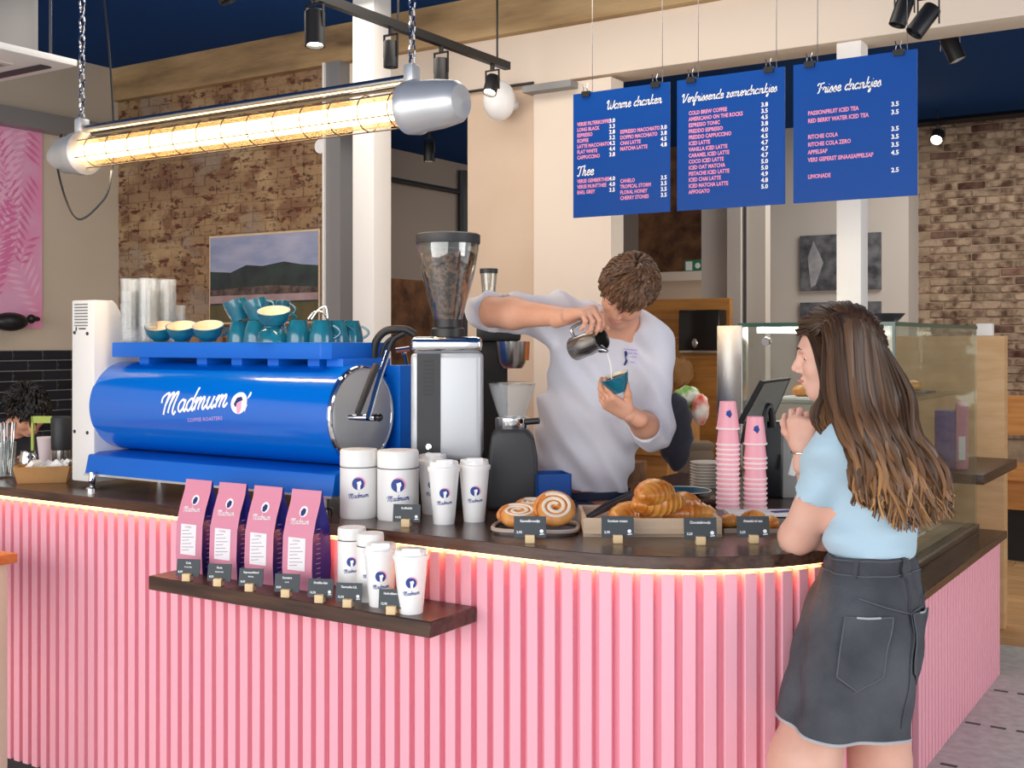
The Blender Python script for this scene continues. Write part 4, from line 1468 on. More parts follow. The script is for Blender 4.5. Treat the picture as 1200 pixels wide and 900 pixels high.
prn([(0, 0), (1, 0), (1, 1), (0, 1)], 'sky_print', 0)
prn([(0, .2), (1, .2), (1, .62), (.85, .64), (.7, .68), (.5, .64), (.35, .66), (.2, .58), (0, .6)], 'hill_print', .001)
prn([(0, .26), (1, .26), (1, .38), (.6, .42), (.3, .40), (0, .38)], 'town_print', .002)
prn([(0, .22), (1, .24), (1, .32), (0, .31)], 'road_print', .003)
prn([(0, 0), (1, 0), (1, .22), (0, .2)], 'field_print', .004)
M('photo_dark', '3a3a3f', 0.6, col2='77777c', scale=9)
M('photo_light', 'b9b7ba', 0.6, col2='8b8a8e', scale=8)
for y0, y1, lb in ((272, 341, 'upper black and white photograph behind the white column'), (353, 420, 'lower black and white photograph just above the girl\'s head')):
    q0, q1 = PY(938, y1, 9.57), PY(1032, y0, 9.57)
    t = thing('wall_photo', lb, 'picture', ((q0.x + q1.x) / 2, 9.57, q0.z), 0, 'black and white photographs')
    w = (q1.x - q0.x) / 2
    hh = q1.z - q0.z
    MB().box(-w, w, -.01, .03, 0, hh).build('canvas', 'photo_dark', t)
    m_ = MB()
    poly2d(m_, [(-w * .7, hh * .05), (-w * .45, hh * .55), (-w * .75, hh * .95), (-w * .95, hh * .95), (-w * .95, hh * .3)][::-1] if False else [(-w * .72, hh * .05), (-w * .6, hh * .1), (-w * .4, hh * .5), (-w * .65, hh * .9), (-w * .8, hh * .6)], lambda u, v: Vector((u, -.0112, v)))
    poly2d(m_, [(0, hh * .5), (w * .3, hh * .4), (w * .25, hh * .9), (-.02, hh * .8)], lambda u, v: Vector((u, -.0112, v)))
    m_.build('print', 'photo_light', t)

# ------------------------------------------------------------------ back of the shop
M('exit_green', '2f7a55', 0.5)
ex_ = thing('exit_sign', 'small green and white exit sign on the cream ledge', 'sign', (PY(813, 320, 9.24).x, 9.24, 2.2))
MB().box(-.085, .085, -.01, .03, 0, .10).build('panel', 'exit_green', ex_)
MB().box(-.07, -.01, -.013, -.01, .012, .088).build('pictogram', 'white_plastic', ex_)
MB().lathe([(.025, 0), (.02, .003), (0, .003)], 14, frame_z((.04, -.01, .05), (0, -1, 0))).build('pictogram', 'white_plastic', ex_)
wp = thing('wood_partition', 'warm oak plank partition behind the barista', 'partition', (PY(790, 400, 6.9).x, 6.9, 0))
xa, xb = PY(690, 0, 6.9).x - wp.location.x, PY(855, 0, 6.9).x - wp.location.x
M('oak_plank', 'c0853f', 0.5, col2='aa6f30', scale=3.0, stretch=(1.0, 12, 12), rand=.12)
for k in range(15):
    MB().box(xa, xb, 0, .045, k * .125 + .001, k * .125 + .1238).build('plank', 'oak_plank', wp, bevel=.001, segs=1)
dp = thing('towel_dispenser', 'black paper towel dispenser on the oak partition', 'dispenser', (PY(824, 412, 6.85).x, 6.78, PY(824, 413, 6.78).z))
dw = (PY(848, 400, 6.78).x - PY(800, 400, 6.78).x) / 2
dh = PY(824, 363, 6.78).z - dp.location.z
MB().box(-dw, dw, 0, .12, 0.006, dh).build('body', 'black_gloss', dp, bevel=.008)
MB().box(-dw * .96, dw * .96, -.002, .1, -.006, .012).build('tray', 'steel', dp, bevel=.002)
MB().ell((-dw * .2, -.002, dh * .22), (.022, .006, .03)).build('lock', 'steel', dp, smooth=True)
# oak cupboard between barista and bags
oc = thing('oak_cupboard', 'low oak cupboard with overhanging top behind the barista', 'cupboard', (PY(755, 560, 5.9).x, 5.9, 0))
q = PY(780, 500, 5.9).x - oc.location.x
MB().box(-.5, q, .02, .45, 0, PY(760, 533, 5.9).z).build('body', 'oak', oc)
zt = PY(760, 533, 5.9).z
MB().box(-.5, q, -.02, .47, zt, PY(760, 495, 5.9).z).build('top', 'oak', oc, bevel=.004)
M('jacket_navy', '1b1e31', 0.8, sheen=.3, bump=.4, bscale=18)
M('crisp_green', '78b043', 0.35, col2='e9ede2', scale=14, ramp=(.45, .6))
M('crisp_red', 'd8452e', 0.4, col2='efe6dc', scale=12, ramp=(.4, .62))
M('taupe', '7b6654', 0.65)
M('kraft', 'b98a56', 0.8, col2='a87a48', scale=9)
M('kraft_dark', '8b6a43', 0.8)
dq = 5.35


def blob(name, lb, cat, px, py, rx, rz_, mat, d, seed, ry=None):
    m_ = MB().ell((0, 0, 0), (rx, ry or rx * .6, rz_), nu=28, nv=18)
    R_ = random.Random(seed)
    ks = [(Vector((R_.uniform(-1, 1), R_.uniform(-1, 1), R_.uniform(-1, 1))) * 14 / max(rx, rz_) * .1, R_.uniform(0, 6)) for _ in range(6)]
    m_.v = [tuple(Vector(v) * (1 + .07 * sum(math.sin(k.dot(Vector(v)) * 10 + f) for k, f in ks) / 2)) for v in m_.v]
    o = m_.build(name, mat, None, smooth=True)
    o.location = D(px, py, d)
    o.rotation_euler = (0, 0, YAW)
    return tag(o, lb, cat)


blob('jacket', 'dark navy jacket heaped between the barista and the crisp bag', 'jacket', 792, 505, .075, .17, 'jacket_navy', 5.2, 1)
blob('paper_sack', 'crumpled brown paper bag hanging on the oak partition', 'paper bag', 797, 435, .085, .095, 'kraft', 7.38, 2, .06)
blob('crisp_bag', 'green and white snack bag behind the barista', 'snack bag', 806, 466, .06, .055, 'crisp_green', 5.3, 3)
blob('red_snack_bag', 'orange and white snack bag beside the green one', 'snack bag', 821, 480, .04, .075, 'crisp_red', 5.25, 4)
bn = thing('waste_bin', 'taupe bin with a folded rim behind the saucers', 'bin', tuple(D(814, 590, 5.35)), YAW)
MB().lathe([(.085, -.1), (.10, .20), (.108, .205), (.108, .235), (.10, .25), (.112, .27), (.108, .285), (.09, .285)], 4, TR((0, 0, 0), 0, 0, math.pi / 4)).build('body', 'taupe', bn, bevel=.008)
rk = B(-2.55, -1.99, 4.75, 5.5, 0, D(814, 590, 5.35).z - .1).build('service_cabinet', 'charcoal', bevel=.004)
tag(rk, 'dark service cabinet carrying the taupe bin', 'cabinet')
# bench and panels at the far right
bn2 = thing('oak_bench', 'oak wall bench in front of the bare brick wall', 'bench', tuple(D(1195, 620, 8.6)))
for nm, y0, y1, yy in (('back_board', 466, 509, 9.3), ('seat', 555, 562, 8.9), ('front_board', 566, 596, 9.0)):
    q0, q1 = PY(1172, y1, yy), PY(1290, y0, yy)
    MB().box(q0.x, q1.x, yy, yy + (.5 if nm == 'seat' else .05), q0.z, q1.z).build(nm, 'oak', bn2, world=True)
B(PY(1172, 0, 9.1).x, PY(1290, 0, 9.1).x, 9.1, 9.8, .0, PY(1190, 600, 9.1).z).build('base', 'black_matte', bn2, world=True)

# ------------------------------------------------------------------ food on the countertop
M('bun', 'd4823a', 0.45, col2='efb268', scale=22, ramp=(.35, .7))
M('icing', 'f4e6d2', 0.35)
M('croissant', 'c26a1e', 0.32, col2='eeb257', scale=16, ramp=(.35, .68), bump=.25, bscale=60, coat=.25)
M('tray_wood', 'd8bfa3', 0.55, col2='cbb092', scale=6, stretch=(1, 10, 10))
M('tray_dark', '3b332f', 0.35)
M('tray_rim', 'b9a698', 0.4)
M('gunmetal', '4d4c52', 0.35, metal=.7)
M('box_blue', '0d4a97', 0.45)
M('plate_blue', '16455c', 0.2, col2='1d5b73', scale=12)
M('porcelain', 'd9d0c3', 0.25)
M('cup_pink', 'f4a9b6', 0.45)
M('cup_rim', 'fbe6e6', 0.4)


def roll(lb, loc, rot, s=1.0):
    t = thing('cinnamon_roll', lb, 'pastry', tuple(loc), 0, 'cinnamon rolls on the tray')
    t.rotation_euler = rot
    n = 70
    pts = [(s * (.008 + .046 * k / n) * math.cos(k * .23), s * (.008 + .046 * k / n) * math.sin(k * .23), s * .016) for k in range(n + 1)]
    MB().tube(pts, [s * .0155 * min(1, (n - k) / 8 + .3) for k in range(n + 1)], 10, flat=1.25, ref=(0, 0, 1)).build('dough', 'bun', t, smooth=True)
    pts = [(p[0] * .93, p[1] * .93, s * .034) for p in pts[3:-6]]
    MB().tube(pts, s * .0052, 8, ref=(0, 0, 1), flat=.5).build('icing', 'icing', t, smooth=True)
    return t


tpos = PZ(628, 622, 1.07)
tpos.z = 1.07
ty = thing('pastry_plate', 'dark rounded tray with pale rim holding cinnamon rolls', 'tray', tuple(tpos), YAW - .12)
el_ = [(math.copysign(abs(math.cos(a)) ** .5, math.cos(a)) * .118, math.copysign(abs(math.sin(a)) ** .5, math.sin(a)) * .09) for a in [2 * math.pi * k / 40 for k in range(40)]]
MB().prism(el_, 0, .006).build('base', 'tray_dark', ty)
MB().tube([(x, y, .012) for x, y in el_ + el_[:1]], .006, 6, cap=False).build('rim', 'tray_rim', ty, smooth=True)
R3 = YAW
for px, py, d_, z, rx, lb in ((607, 616, 0, 1.08, .25, 'cinnamon roll partly behind the price card'), (650, 616, 0, 1.082, .75, 'big cinnamon roll with a white icing spiral facing out'),
                              (624, 604, .02, 1.088, .1, 'cinnamon roll at the back of the tray')):
    p = PZ(px, py + 4, 1.07)
    roll(lb, (p.x, p.y, z + .052 * math.sin(rx) * .9), (rx, 0, R3), 1.0 if d_ == 0 else .9)

cpos = PZ(765, 629, 1.07)
tw = thing('wooden_tray', 'pale wooden tray filled with croissants', 'tray', (cpos.x, cpos.y, 1.07), YAW)
W_, DP, H_ = .188, .26, .05
MB().box(-W_, W_, 0, DP, 0, .008).build('base', 'tray_wood', tw)
for nm, bx in (('front_board', (-W_, W_, 0, .01)), ('back_board', (-W_, W_, DP - .01, DP)), ('side_board', (-W_, -W_ + .01, .01, DP - .01)), ('side_board', (W_ - .01, W_, .01, DP - .01))):
    MB().box(*bx, 0, H_).build(nm, 'tray_wood', tw, bevel=.001, segs=1)
MB().box(-W_ + .012, W_ - .012, .012, DP - .012, .008, .0095).build('baking_paper', 'paper_white', tw)


def croissant(lb, loc, rot, s=1.0, bend=1.15, grp='croissants in the wooden tray'):
    t = thing('croissant', lb, 'pastry', tuple(loc), 0, grp)
    t.rotation_euler = rot
    n = 64
    pts, rs = [], []
    for k in range(n + 1):
        u = k / n * 2 - 1
        a = u * bend
        R_ = .07 / max(bend, .2)
        pts.append((s * R_ * math.sin(a), s * R_ * (math.cos(a) - 1), s * .027))
        saw = (abs(u) * 4.2) % 1
        rs.append(s * (.033 * (1 - abs(u) ** 1.8) ** .7 + .004) * (1.10 - .2 * saw))
    MB().tube(pts, rs, 14, flat=.82, ref=(0, 0, 1)).build('crust', 'croissant', t, smooth=True)
    return t


for px, py, z, rx, rz, s, bd, lb in ((738, 604, 1.082, 0, .5, 1.0, 1.2, 'croissant lying next to the tongs'), (764, 600, 1.086, .1, 2.2, .95, 1.1, 'croissant at the tray front between two price cards'),
                                     (806, 602, 1.084, 0, .2, 1.0, .8, 'big croissant at the far end of the wooden tray'), (770, 590, 1.125, 0, .45, 1.05, .3, 'chocolate roll on top of the croissants, lower one'),
                                     (765, 578, 1.155, .1, .9, 1.0, .3, 'chocolate roll on the very top of the pile'), (800, 592, 1.085, 0, 1.2, 1.0, 1.0, 'croissant at the back of the wooden tray')):
    p = D(px, py, FPX * (CAMZ - z - .03) / (py - HORY))
    croissant(lb, (p.x, p.y, z), (rx, 0, YAW + rz), s * 1.18, bd)
tg = thing('serving_tongs', 'dark metal serving tongs resting on the wooden tray', 'tongs', tuple(PZ(700, 605, 1.1)))
for o_ in (-.008, .008):
    a, b = D(684, 609, 3.22), D(742, 580, 3.3)
    off = Vector((o_, o_ * .6, 0))
    MB().tube([a + off * .3, a * .5 + b * .5 + off + Vector((0, 0, .004)), b + off], [.003, .006, .006], 8, flat=1.6).build('tong_arm', 'gunmetal', tg, smooth=True, world=True)
MB().tube([D(742, 580, 3.3), D(743, 600, 3.28)], .003, 6).build('tong_ring', 'gunmetal', tg, world=True)
bb = thing('blue_box', 'open blue cardboard box behind the cinnamon rolls', 'box', (D(650, 592, 3.62).x, D(650, 592, 3.62).y, 1.07), YAW + .25)
for bx in ((-.055, .055, 0, .004, 0, .115), (-.055, .055, .09, .094, 0, .115), (-.055, -.051, 0, .094, 0, .115), (.051, .055, 0, .094, 0, .115), (-.055, .055, 0, .094, 0, .004)):
    MB().box(*bx).build('side_panel', 'box_blue', bb)
MB().box(-.053, .053, 0, .07, 0, .002, TR((0, .092, .115), -.5, 0, 0)).build('flap', 'box_blue', bb)
# plate, saucers, board
bd = MB().box(-.13, .13, -.12, .12, 0, .02).build('serving_board', 'dark_wood', bevel=.004)
bd.location, bd.rotation_euler = (D(800, 580, 3.86).x, D(800, 580, 3.86).y, 1.07), (0, 0, YAW)
tag(bd, 'dark wooden board under the blue plate', 'board')
pt = thing('blue_plate', 'dark blue plate lying on the wooden board behind the croissants', 'plate', (bd.location.x, bd.location.y, 1.09))
MB().lathe([(.05, 0), (.055, .002), (.093, .014), (.094, .016), (.09, .016), (.05, .006), (0, .005)], 32).build('dish', 'plate_blue', pt, smooth=True)
MB().tube([(.0935 * math.cos(a), .0935 * math.sin(a), .0155) for a in np.linspace(0, 2 * math.pi, 33)], .0016, 5, cap=False).build('rim', 'porcelain', pt, smooth=True)
sm = MB().lathe([(.035, 0), (.037, .003), (.062, .014), (.062, .016), (.058, .016), (.034, .006), (0, .005)], 28).mesh('saucer', 'porcelain', smooth=True)
sp = D(829, 562, 4.15)
for k in range(9):
    o = link('saucer', sm, None, (sp.x, sp.y, 1.07 + k * .0105))
    tag(o, 'white saucer, %s in the stack behind the pink cups' % ('lowest', 'second', 'third', 'fourth', 'fifth', 'sixth', 'seventh', 'eighth', 'topmost')[k], 'saucer', 'stacked saucers')
# pink paper cups, nested
cb = MB().lathe([(.025, 0), (.0255, .002), (.0355, .086)], 28, cap1=False).mesh('body', 'cup_pink', smooth=True)
cr_ = MB().lathe([(.0352, .083), (.038, .083), (.0385, .086), (.037, .089), (.0352, .089)], 28, cap0=False, cap1=False).mesh('rim', 'cup_rim', smooth=True)
ORD = ['lowest', 'second', 'third', 'fourth', 'fifth', 'sixth', 'seventh', 'eighth', 'ninth', 'tenth', 'eleventh', 'twelfth', 'thirteenth', 'fourteenth', 'fifteenth', 'sixteenth', 'seventeenth']


def nested(px, py, steps, nm):
    p = PZ(px, py, 1.07)
    z = 1.07 + .089
    for k, st in enumerate(steps):
        t = thing('paper_cup', 'upturned pink paper cup, %s in the %s stack' % (ORD[k] if k < len(steps) - 1 else 'topmost', nm), 'paper cup', (p.x, p.y, z), YAW, 'stacked pink paper cups')
        t.rotation_euler = (math.pi, 0, YAW + .3)
        link('body', cb, t)
        link('rim', cr_, t)
        if k in (len(steps) - 1, 8):
            m_ = MB()
            cp = cylplace(.031, .001, a0=math.pi / 2 + .35, taper=.116, z0=.045)
            poly2d(m_, [(-.008, .03), (.004, .026), (.009, .04), (.002, .052), (-.004, .046), (-.010, .042)], lambda u, v: cp(-u, v))
            m_.build('emblem', 'print_blue', t)
        z += st


nested(853, 596, [.0155] * 13 + [.05, 0], 'tall slim')
nested(885, 596, [.0155] * 6 + [.034] + [.0155] * 2 + [.045, 0], 'shorter')
# till
M('till_grey', '8e8f8d', .45)
M('screen_off', '6d6f6a', .2)
tl_ = thing('till_tablet', 'grey till tablet tilted on a black stand above the cup stacks', 'till', (D(905, 590, 3.85).x, D(905, 590, 3.85).y, 1.07))
q = [D(868, 497, 3.72), D(895, 447, 3.80), D(927, 443, 4.05), D(906, 492, 3.97)]
nn = (q[1] - q[0]).cross(q[3] - q[0]).normalized()
if nn.dot(FWD) < 0:
    nn = -nn
m_ = MB()
m_.add(q + [p + nn * .014 for p in q], [(0, 1, 2, 3), (7, 6, 5, 4), (0, 4, 5, 1), (1, 5, 6, 2), (2, 6, 7, 3), (3, 7, 4, 0)])
m_.build('tablet', 'black', tl_, world=True)
cc = sum(q, Vector()) / 4
m_ = MB()
m_.add([cc + (p - cc) * .9 - nn * .001 for p in q], [(0, 1, 2, 3)])
m_.build('screen', 'screen_off', tl_, world=True)
m_ = MB()
m_.add([cc + (p - cc) * .9 + nn * .0155 for p in q], [(3, 2, 1, 0)])
m_.build('screen', 'screen_off', tl_, world=True)
MB().tube(smoothpts([D(872, 520, 3.85), D(876, 500, 3.86), D(884, 492, 3.87), D(890, 500, 3.87), D(890, 520, 3.87)]), .014, 8).build('stand_arch', 'black', tl_, smooth=True, world=True)
MB().tube(smoothpts([D(894, 505, 3.87), D(897, 480, 3.88), D(903, 478, 3.89), D(906, 500, 3.9)]), .012, 8).build('stand_arch', 'black', tl_, smooth=True, world=True)
pr_ = thing('receipt_printer', 'black and grey receipt printer box beneath the till tablet', 'printer', (D(905, 590, 3.92).x, D(905, 590, 3.92).y, 1.07), YAW)
MB().box(-.06, .035, 0, .16, 0, .26).build('body', 'black_gloss', pr_, bevel=.006)
MB().box(.035, .10, .0, .16, 0, .255).build('side_cover', 'till_grey', pr_, bevel=.006)
tgb = MB().box(-.012, .012, -.003, .003, -.03, .03).build('white_tag', 'white_plastic', bevel=.002)
tgb.location, tgb.rotation_euler = D(930, 547, 3.85), (0, .25, YAW)
tag(tgb, 'small white tag hanging against the grey printer cover', 'tag')
# paper bag and pastry behind the dark price card
pb = thing('paper_bag', 'flat white paper bag with purple stripes beside the pink cups', 'paper bag', tuple(PZ(895, 603, 1.075)), YAW)
MB().box(-.11, .09, -.03, .06, -.002, .008).build('sheet', 'paper_white', pb)
MB().box(.02, .095, -.032, -.005, .009, .0105, TR((0, 0, 0), 0, 0, .35)).build('stripe', 'bag_purple', pb)
pl2 = thing('dark_plate', 'dark tray holding small pastries behind the dark price card', 'tray', tuple(PZ(878, 622, 1.07)), YAW)
MB().box(-.075, .07, -.035, .05, 0, .008).build('base', 'tray_dark', pl2, bevel=.003)
MB().box(-.078, .073, -.038, -.034, 0, .012).build('rim', 'tray_rim', pl2)
for px, py, lb in ((855, 612, 'small pastry beside the tray end, next to the pink cups'), (885, 607, 'small pastry on the dark tray behind its price card'), (903, 614, 'small pastry on the dark tray near the girl\'s elbow')):
    p = PZ(px, py + 8, 1.07)
    croissant(lb, (p.x, p.y, 1.076), (0, 0, YAW + px), .62, .7, 'small pastries')

# ------------------------------------------------------------------ goods in the glass case and behind
for k, (px, py, z, d_) in enumerate(((900, 470, 1.358, 4.9), (925, 474, 1.358, 4.95), (955, 476, 1.358, 5.0))):
    pass
for z, ys, lb in ((.718, (4.7, 5.05, 5.4, 5.7), 'lower'), (1.028, (4.65, 5.0, 5.35, 5.7), 'middle'), (1.358, (4.75, 5.2, 5.6), 'upper')):
    for k, y in enumerate(ys):
        t = thing('cake_tray', 'wooden cake tray on the %s level of the glass case, %s from the girl' % (lb, ('first', 'second', 'third', 'fourth')[k]), 'tray', (-1.5, y, z), 0, 'trays in the glass case')
        MB().box(-.2, .2, -.11, .11, 0, .012).build('base', ('pale_wood', 'white_plastic', 'pale_wood', 'tray_dark')[(k + int(z * 10)) % 4], t, bevel=.003)
        for j in range(3):
            MB().ell((-.12 + j * .12, 0, .035), (.045, .06, .026)).build('cake', ('bun', 'croissant', 'icing')[(k + j) % 3], t, smooth=True)
cb2 = thing('coffee_bag', 'purple and pink coffee bag on the dark shelf behind the glass case', 'coffee bag', tuple(PY(1121, 560, 6.15)), YAW * .4)
cb2.location = (PY(1120, 550, 6.15).x, 6.15, .95)
MB().box(-.10, .0, 0, .10, 0, .30).build('body', 'bag_purple', cb2, bevel=.01)
MB().box(.0, .06, .0, .10, 0, .34).build('front_panel', 'bag_pink', cb2, bevel=.01)
MB().box(.014, .046, -.002, 0, .05, .17).build('label', 'bag_label', cb2)
bw_ = thing('steel_bowl', 'small dark steel bowl on top of the glass case behind the girl', 'bowl', (D(1035, 372, 5.1).x, D(1035, 372, 5.1).y, 1.672))
MB().lathe([(.04, 0), (.05, .004), (.09, .045), (.092, .05), (.087, .05), (.045, .01), (0, .008)], 28).build('dish', 'gunmetal', bw_, smooth=True)

# ------------------------------------------------------------------ left end of the bar
M('lime', 'b5c65a', .6)
def onbar(px, py):
    p = PZ(px, py, 1.07)
    return (p.x, p.y, 1.07)


kb = thing('kraft_tray', 'brown cardboard tray full of paper sachets beside the white column', 'tray', onbar(49, 566), YAW + .25)
vs = [(-.085, -.0, 0), (.085, 0, 0), (.085, .10, 0), (-.085, .10, 0), (-.10, -.015, .062), (.10, -.015, .062), (.10, .115, .062), (-.10, .115, .062)]
MB().add(vs, [(0, 3, 2, 1), (0, 1, 5, 4), (1, 2, 6, 5), (2, 3, 7, 6), (3, 0, 4, 7)]).build('box', 'kraft', kb)
for k in range(9):
    MB().box(-.008, .008, -.03, .03, 0, .075, TR((-.07 + k * .014, .055, .022), random.uniform(-.3, .3), .9 + random.uniform(-.2, .3), random.uniform(-.5, .5))).build('sachet', 'paper_white', kb)
jr = thing('cutlery_jar', 'clear jar packed with shiny cutlery at the bar end', 'jar', onbar(6, 560), YAW)
MB().lathe([(.036, 0), (.038, .004), (.04, .14), (.037, .14), (.035, .008), (0, .006)], 20).build('jar', 'clear', jr, smooth=True)
for k in range(16):
    a = k * 2.4
    r_ = .008 + .02 * (k / 16)
    MB().tube([(r_ * math.cos(a), r_ * math.sin(a), .01), (1.4 * r_ * math.cos(a + .3), 1.4 * r_ * math.sin(a + .3), .17), (1.6 * r_ * math.cos(a + .3), 1.6 * r_ * math.sin(a + .3), .215)], [.003, .004, .008], 6, flat=.5).build('spoon', 'chrome', jr, smooth=True)
wc = thing('white_paper_cup', 'plain pale paper cup behind the cardboard tray', 'paper cup', onbar(54, 545), 0)
MB().lathe([(.026, 0), (.037, .115), (.039, .118), (.037, .121), (0, .119)], 24).build('body', 'cup_rim', wc, smooth=True)
tm = thing('thermos', 'steel thermos with a tall black lid beside the white column', 'thermos', onbar(72, 548), 0)
MB().lathe([(.036, 0), (.038, .005), (.038, .075)], 24).build('body', 'steel', tm, smooth=True)
MB().lathe([(.040, .075), (.041, .08), (.043, .205), (.038, .215), (0, .217)], 24).build('lid', 'charcoal', tm, smooth=True)
gf = thing('lime_frame', 'lime green table sign frame at the bar end', 'sign frame', onbar(50, 541), YAW)
for bx in ((-.052, -.042, .0, .2), (.042, .052, 0, .2), (-.052, .052, .17, .2)):
    MB().box(bx[0], bx[1], 0, .012, bx[2], bx[3]).build('bar', 'lime', gf)
tb2 = thing('steel_jug', 'small chrome milk jug behind the cardboard tray', 'jug', onbar(33, 552), 0)
MB().lathe([(.03, 0), (.036, .01), (.034, .06), (.028, .075), (.03, .085), (.027, .085)], 20).build('body', 'chrome', tb2, smooth=True)
MB().tube([(.035, 0, .07), (.06, 0, .055), (.055, 0, .025), (.036, 0, .02)], .004, 6).build('handle', 'chrome', tb2, smooth=True)
# tall table in the near left corner
tt_ = thing('high_table', 'orange wood high table with a pale leg at the picture edge', 'table', (-3.9, 2.2, 0))
cz = PZ(21, 648, .9)
MB().box(cz.x - .75, cz.x, cz.y - .7, cz.y, .868, .9).build('top', 'orange_wood', tt_, world=True, bevel=.004)
l2 = PY(9, 700, cz.y - .03)
for lx, ly in ((l2.x - .07, cz.y - .10), (l2.x - .07, cz.y - .66), (cz.x - .74, cz.y - .10), (cz.x - .74, cz.y - .66)):
    MB().box(lx, lx + .07, ly, ly + .07, 0, .868).build('leg', 'left_wall', tt_, world=True, bevel=.003)
# ------------------------------------------------------------------ people
M('skin', 'd69a7c', 0.5, col2='dba58a', scale=12, spec=0.35)
M('skin_girl', 'dba690', 0.5, col2='e3b3a0', scale=10, spec=0.35)
M('lips', 'c58076', 0.45)
M('brow_hair', '3c2618', 0.7)
M('eye_white', 'e8e2dc', 0.3)
M('shirt_white', 'd6d6de', 0.85, sheen=.2, bump=.12, bscale=35)
M('jeans_blue', '5b6f95', 0.8, bump=.2, bscale=150)
M('belt_navy', '14233f', 0.6)
M('tee_blue', 'b0cbda', 0.85, sheen=.2, bump=.1, bscale=45)
M('denim_black', '3a3c42', 0.85, col2='515359', scale=7, detail=6, bump=.3, bscale=170)
M('denim_seam', '5d6067', 0.85)
M('denim_fray', 'b9b9bb', 0.9)
M('shoe_white', 'e6e4e0', 0.6)
M('dark_cloth', '1e2126', 0.85)


def hair_mat(name, stops, rough=0.42):
    m = bpy.data.materials.new(name)
    m.use_nodes = True
    N, L = m.node_tree.nodes, m.node_tree.links
    b = N['Principled BSDF']
    b.inputs['Roughness'].default_value = rough
    b.inputs['Specular IOR Level'].default_value = 0.4
    at_ = N.new('ShaderNodeAttribute')
    at_.attribute_name = 'strand'
    r = N.new('ShaderNodeValToRGB')
    e = r.color_ramp.elements
    e[0].position, e[0].color = stops[0][0], lin(stops[0][1])
    e[1].position, e[1].color = stops[-1][0], lin(stops[-1][1])
    for p, c in stops[1:-1]:
        x = e.new(p)
        x.color = lin(c)
    L.new(at_.outputs['Fac'], r.inputs[0])
    L.new(r.outputs[0], b.inputs['Base Color'])
    MATS[name] = m
    return m


hair_mat('hair_girl', [(0.0, '2a1c15'), (0.3, '46301f'), (0.55, '724f33'), (0.8, 'a07346'), (1.0, 'c99a66')])
hair_mat('hair_barista', [(0.0, '3b281c'), (0.5, '65462f'), (1.0, '94704d')], .5)
hair_mat('hair_dark', [(0.0, '0d0b0b'), (1.0, '221c1a')], .5)


def locks(name, mat, parent, strands):
    """strands: list of (points, radius, base tone, tip tone)"""
    mb, tone = MB(), []
    for pts, r, t0, t1 in strands:
        n0 = len(mb.v)
        pts = smoothpts(pts, 4)
        n = len(pts)
        rs = [r * (0.55 + 0.45 * math.sin(math.pi * min(1, (i / (n - 1)) * 1.1))) * (1 - max(0, i / (n - 1) - .75) * 3.2) + .0004 for i in range(n)]
        mb.tube(pts, rs, 6, flat=.6)
        for i in range(n):
            tone += [t0 + (t1 - t0) * i / (n - 1)] * 6
    off = Vector(parent.location)
    mb.v = [(a - off.x, b - off.y, c - off.z) for a, b, c in mb.v]
    me = mb.mesh(name, mat, smooth=True)
    at_ = me.attributes.new('strand', 'FLOAT', 'POINT')
    at_.data.foreach_set('value', np.array(tone, np.float32))
    return link(name, me, parent)


def P(px, py, d):
    return np.array(D(px, py, d))


rt, fw, up_ = np.array(RIGHT), np.array(FWD), np.array(UP)


def V3(r, u, f):
    v = r * rt + u * up_ + f * fw
    return v / np.linalg.norm(v)


def hand(wrist, dr, pn, thumb, curls, tcurl=.5, s=1.0, spread=.12):
    """palm + five jointed fingers; dr wrist->knuckles, pn palm side, thumb +1/-1 along dr x pn"""
    dr = dr / np.linalg.norm(dr)
    pn = pn - dr * pn.dot(dr)
    pn /= np.linalg.norm(pn)
    lt_ = np.cross(dr, pn) * thumb
    pr = [rc(wrist - dr * .04, wrist + dr * .02, .027 * s, .024 * s, .02)]
    ln = (.070, .078, .072, .056)
    rd = (.0092, .0095, .0090, .0080)
    for i in range(4):
        o = (1.5 - i) * .0195 * s
        k0 = wrist + dr * .018 * s + lt_ * o * .7
        kn = wrist + dr * (.088 - .006 * abs(i - 1)) * s + lt_ * o
        pr.append(rc(k0, kn, .016 * s, .0125 * s, .014))
        d_ = dr + lt_ * (1.5 - i) * spread * .5
        d_ /= np.linalg.norm(d_)
        p, a = kn, 0.0
        for j, (fr_, c) in enumerate(zip((.45, .31, .24), curls[i])):
            a += c
            v = d_ * math.cos(a) + pn * math.sin(a)
            q = p + v * ln[i] * fr_ * s * 1.05
            pr.append(rc(p, q, rd[i] * s * (1 - .07 * j), rd[i] * s * (1 - .07 * (j + 1)), .004))
            p = q
    p = wrist + dr * .022 * s + lt_ * .024 * s + pn * .006
    v = dr * .62 + lt_ * .62 + pn * .45
    for L_, r0, r1 in ((.042, .0145, .0125), (.032, .0118, .0105), (.026, .0102, .0085)):
        v = v / np.linalg.norm(v)
        q = p + v * L_ * s
        pr.append(rc(p, q, r0 * s, r1 * s, .008))
        p = q
        v = v + pn * tcurl * .6 - lt_ * tcurl * .55 + dr * .1
    return pr


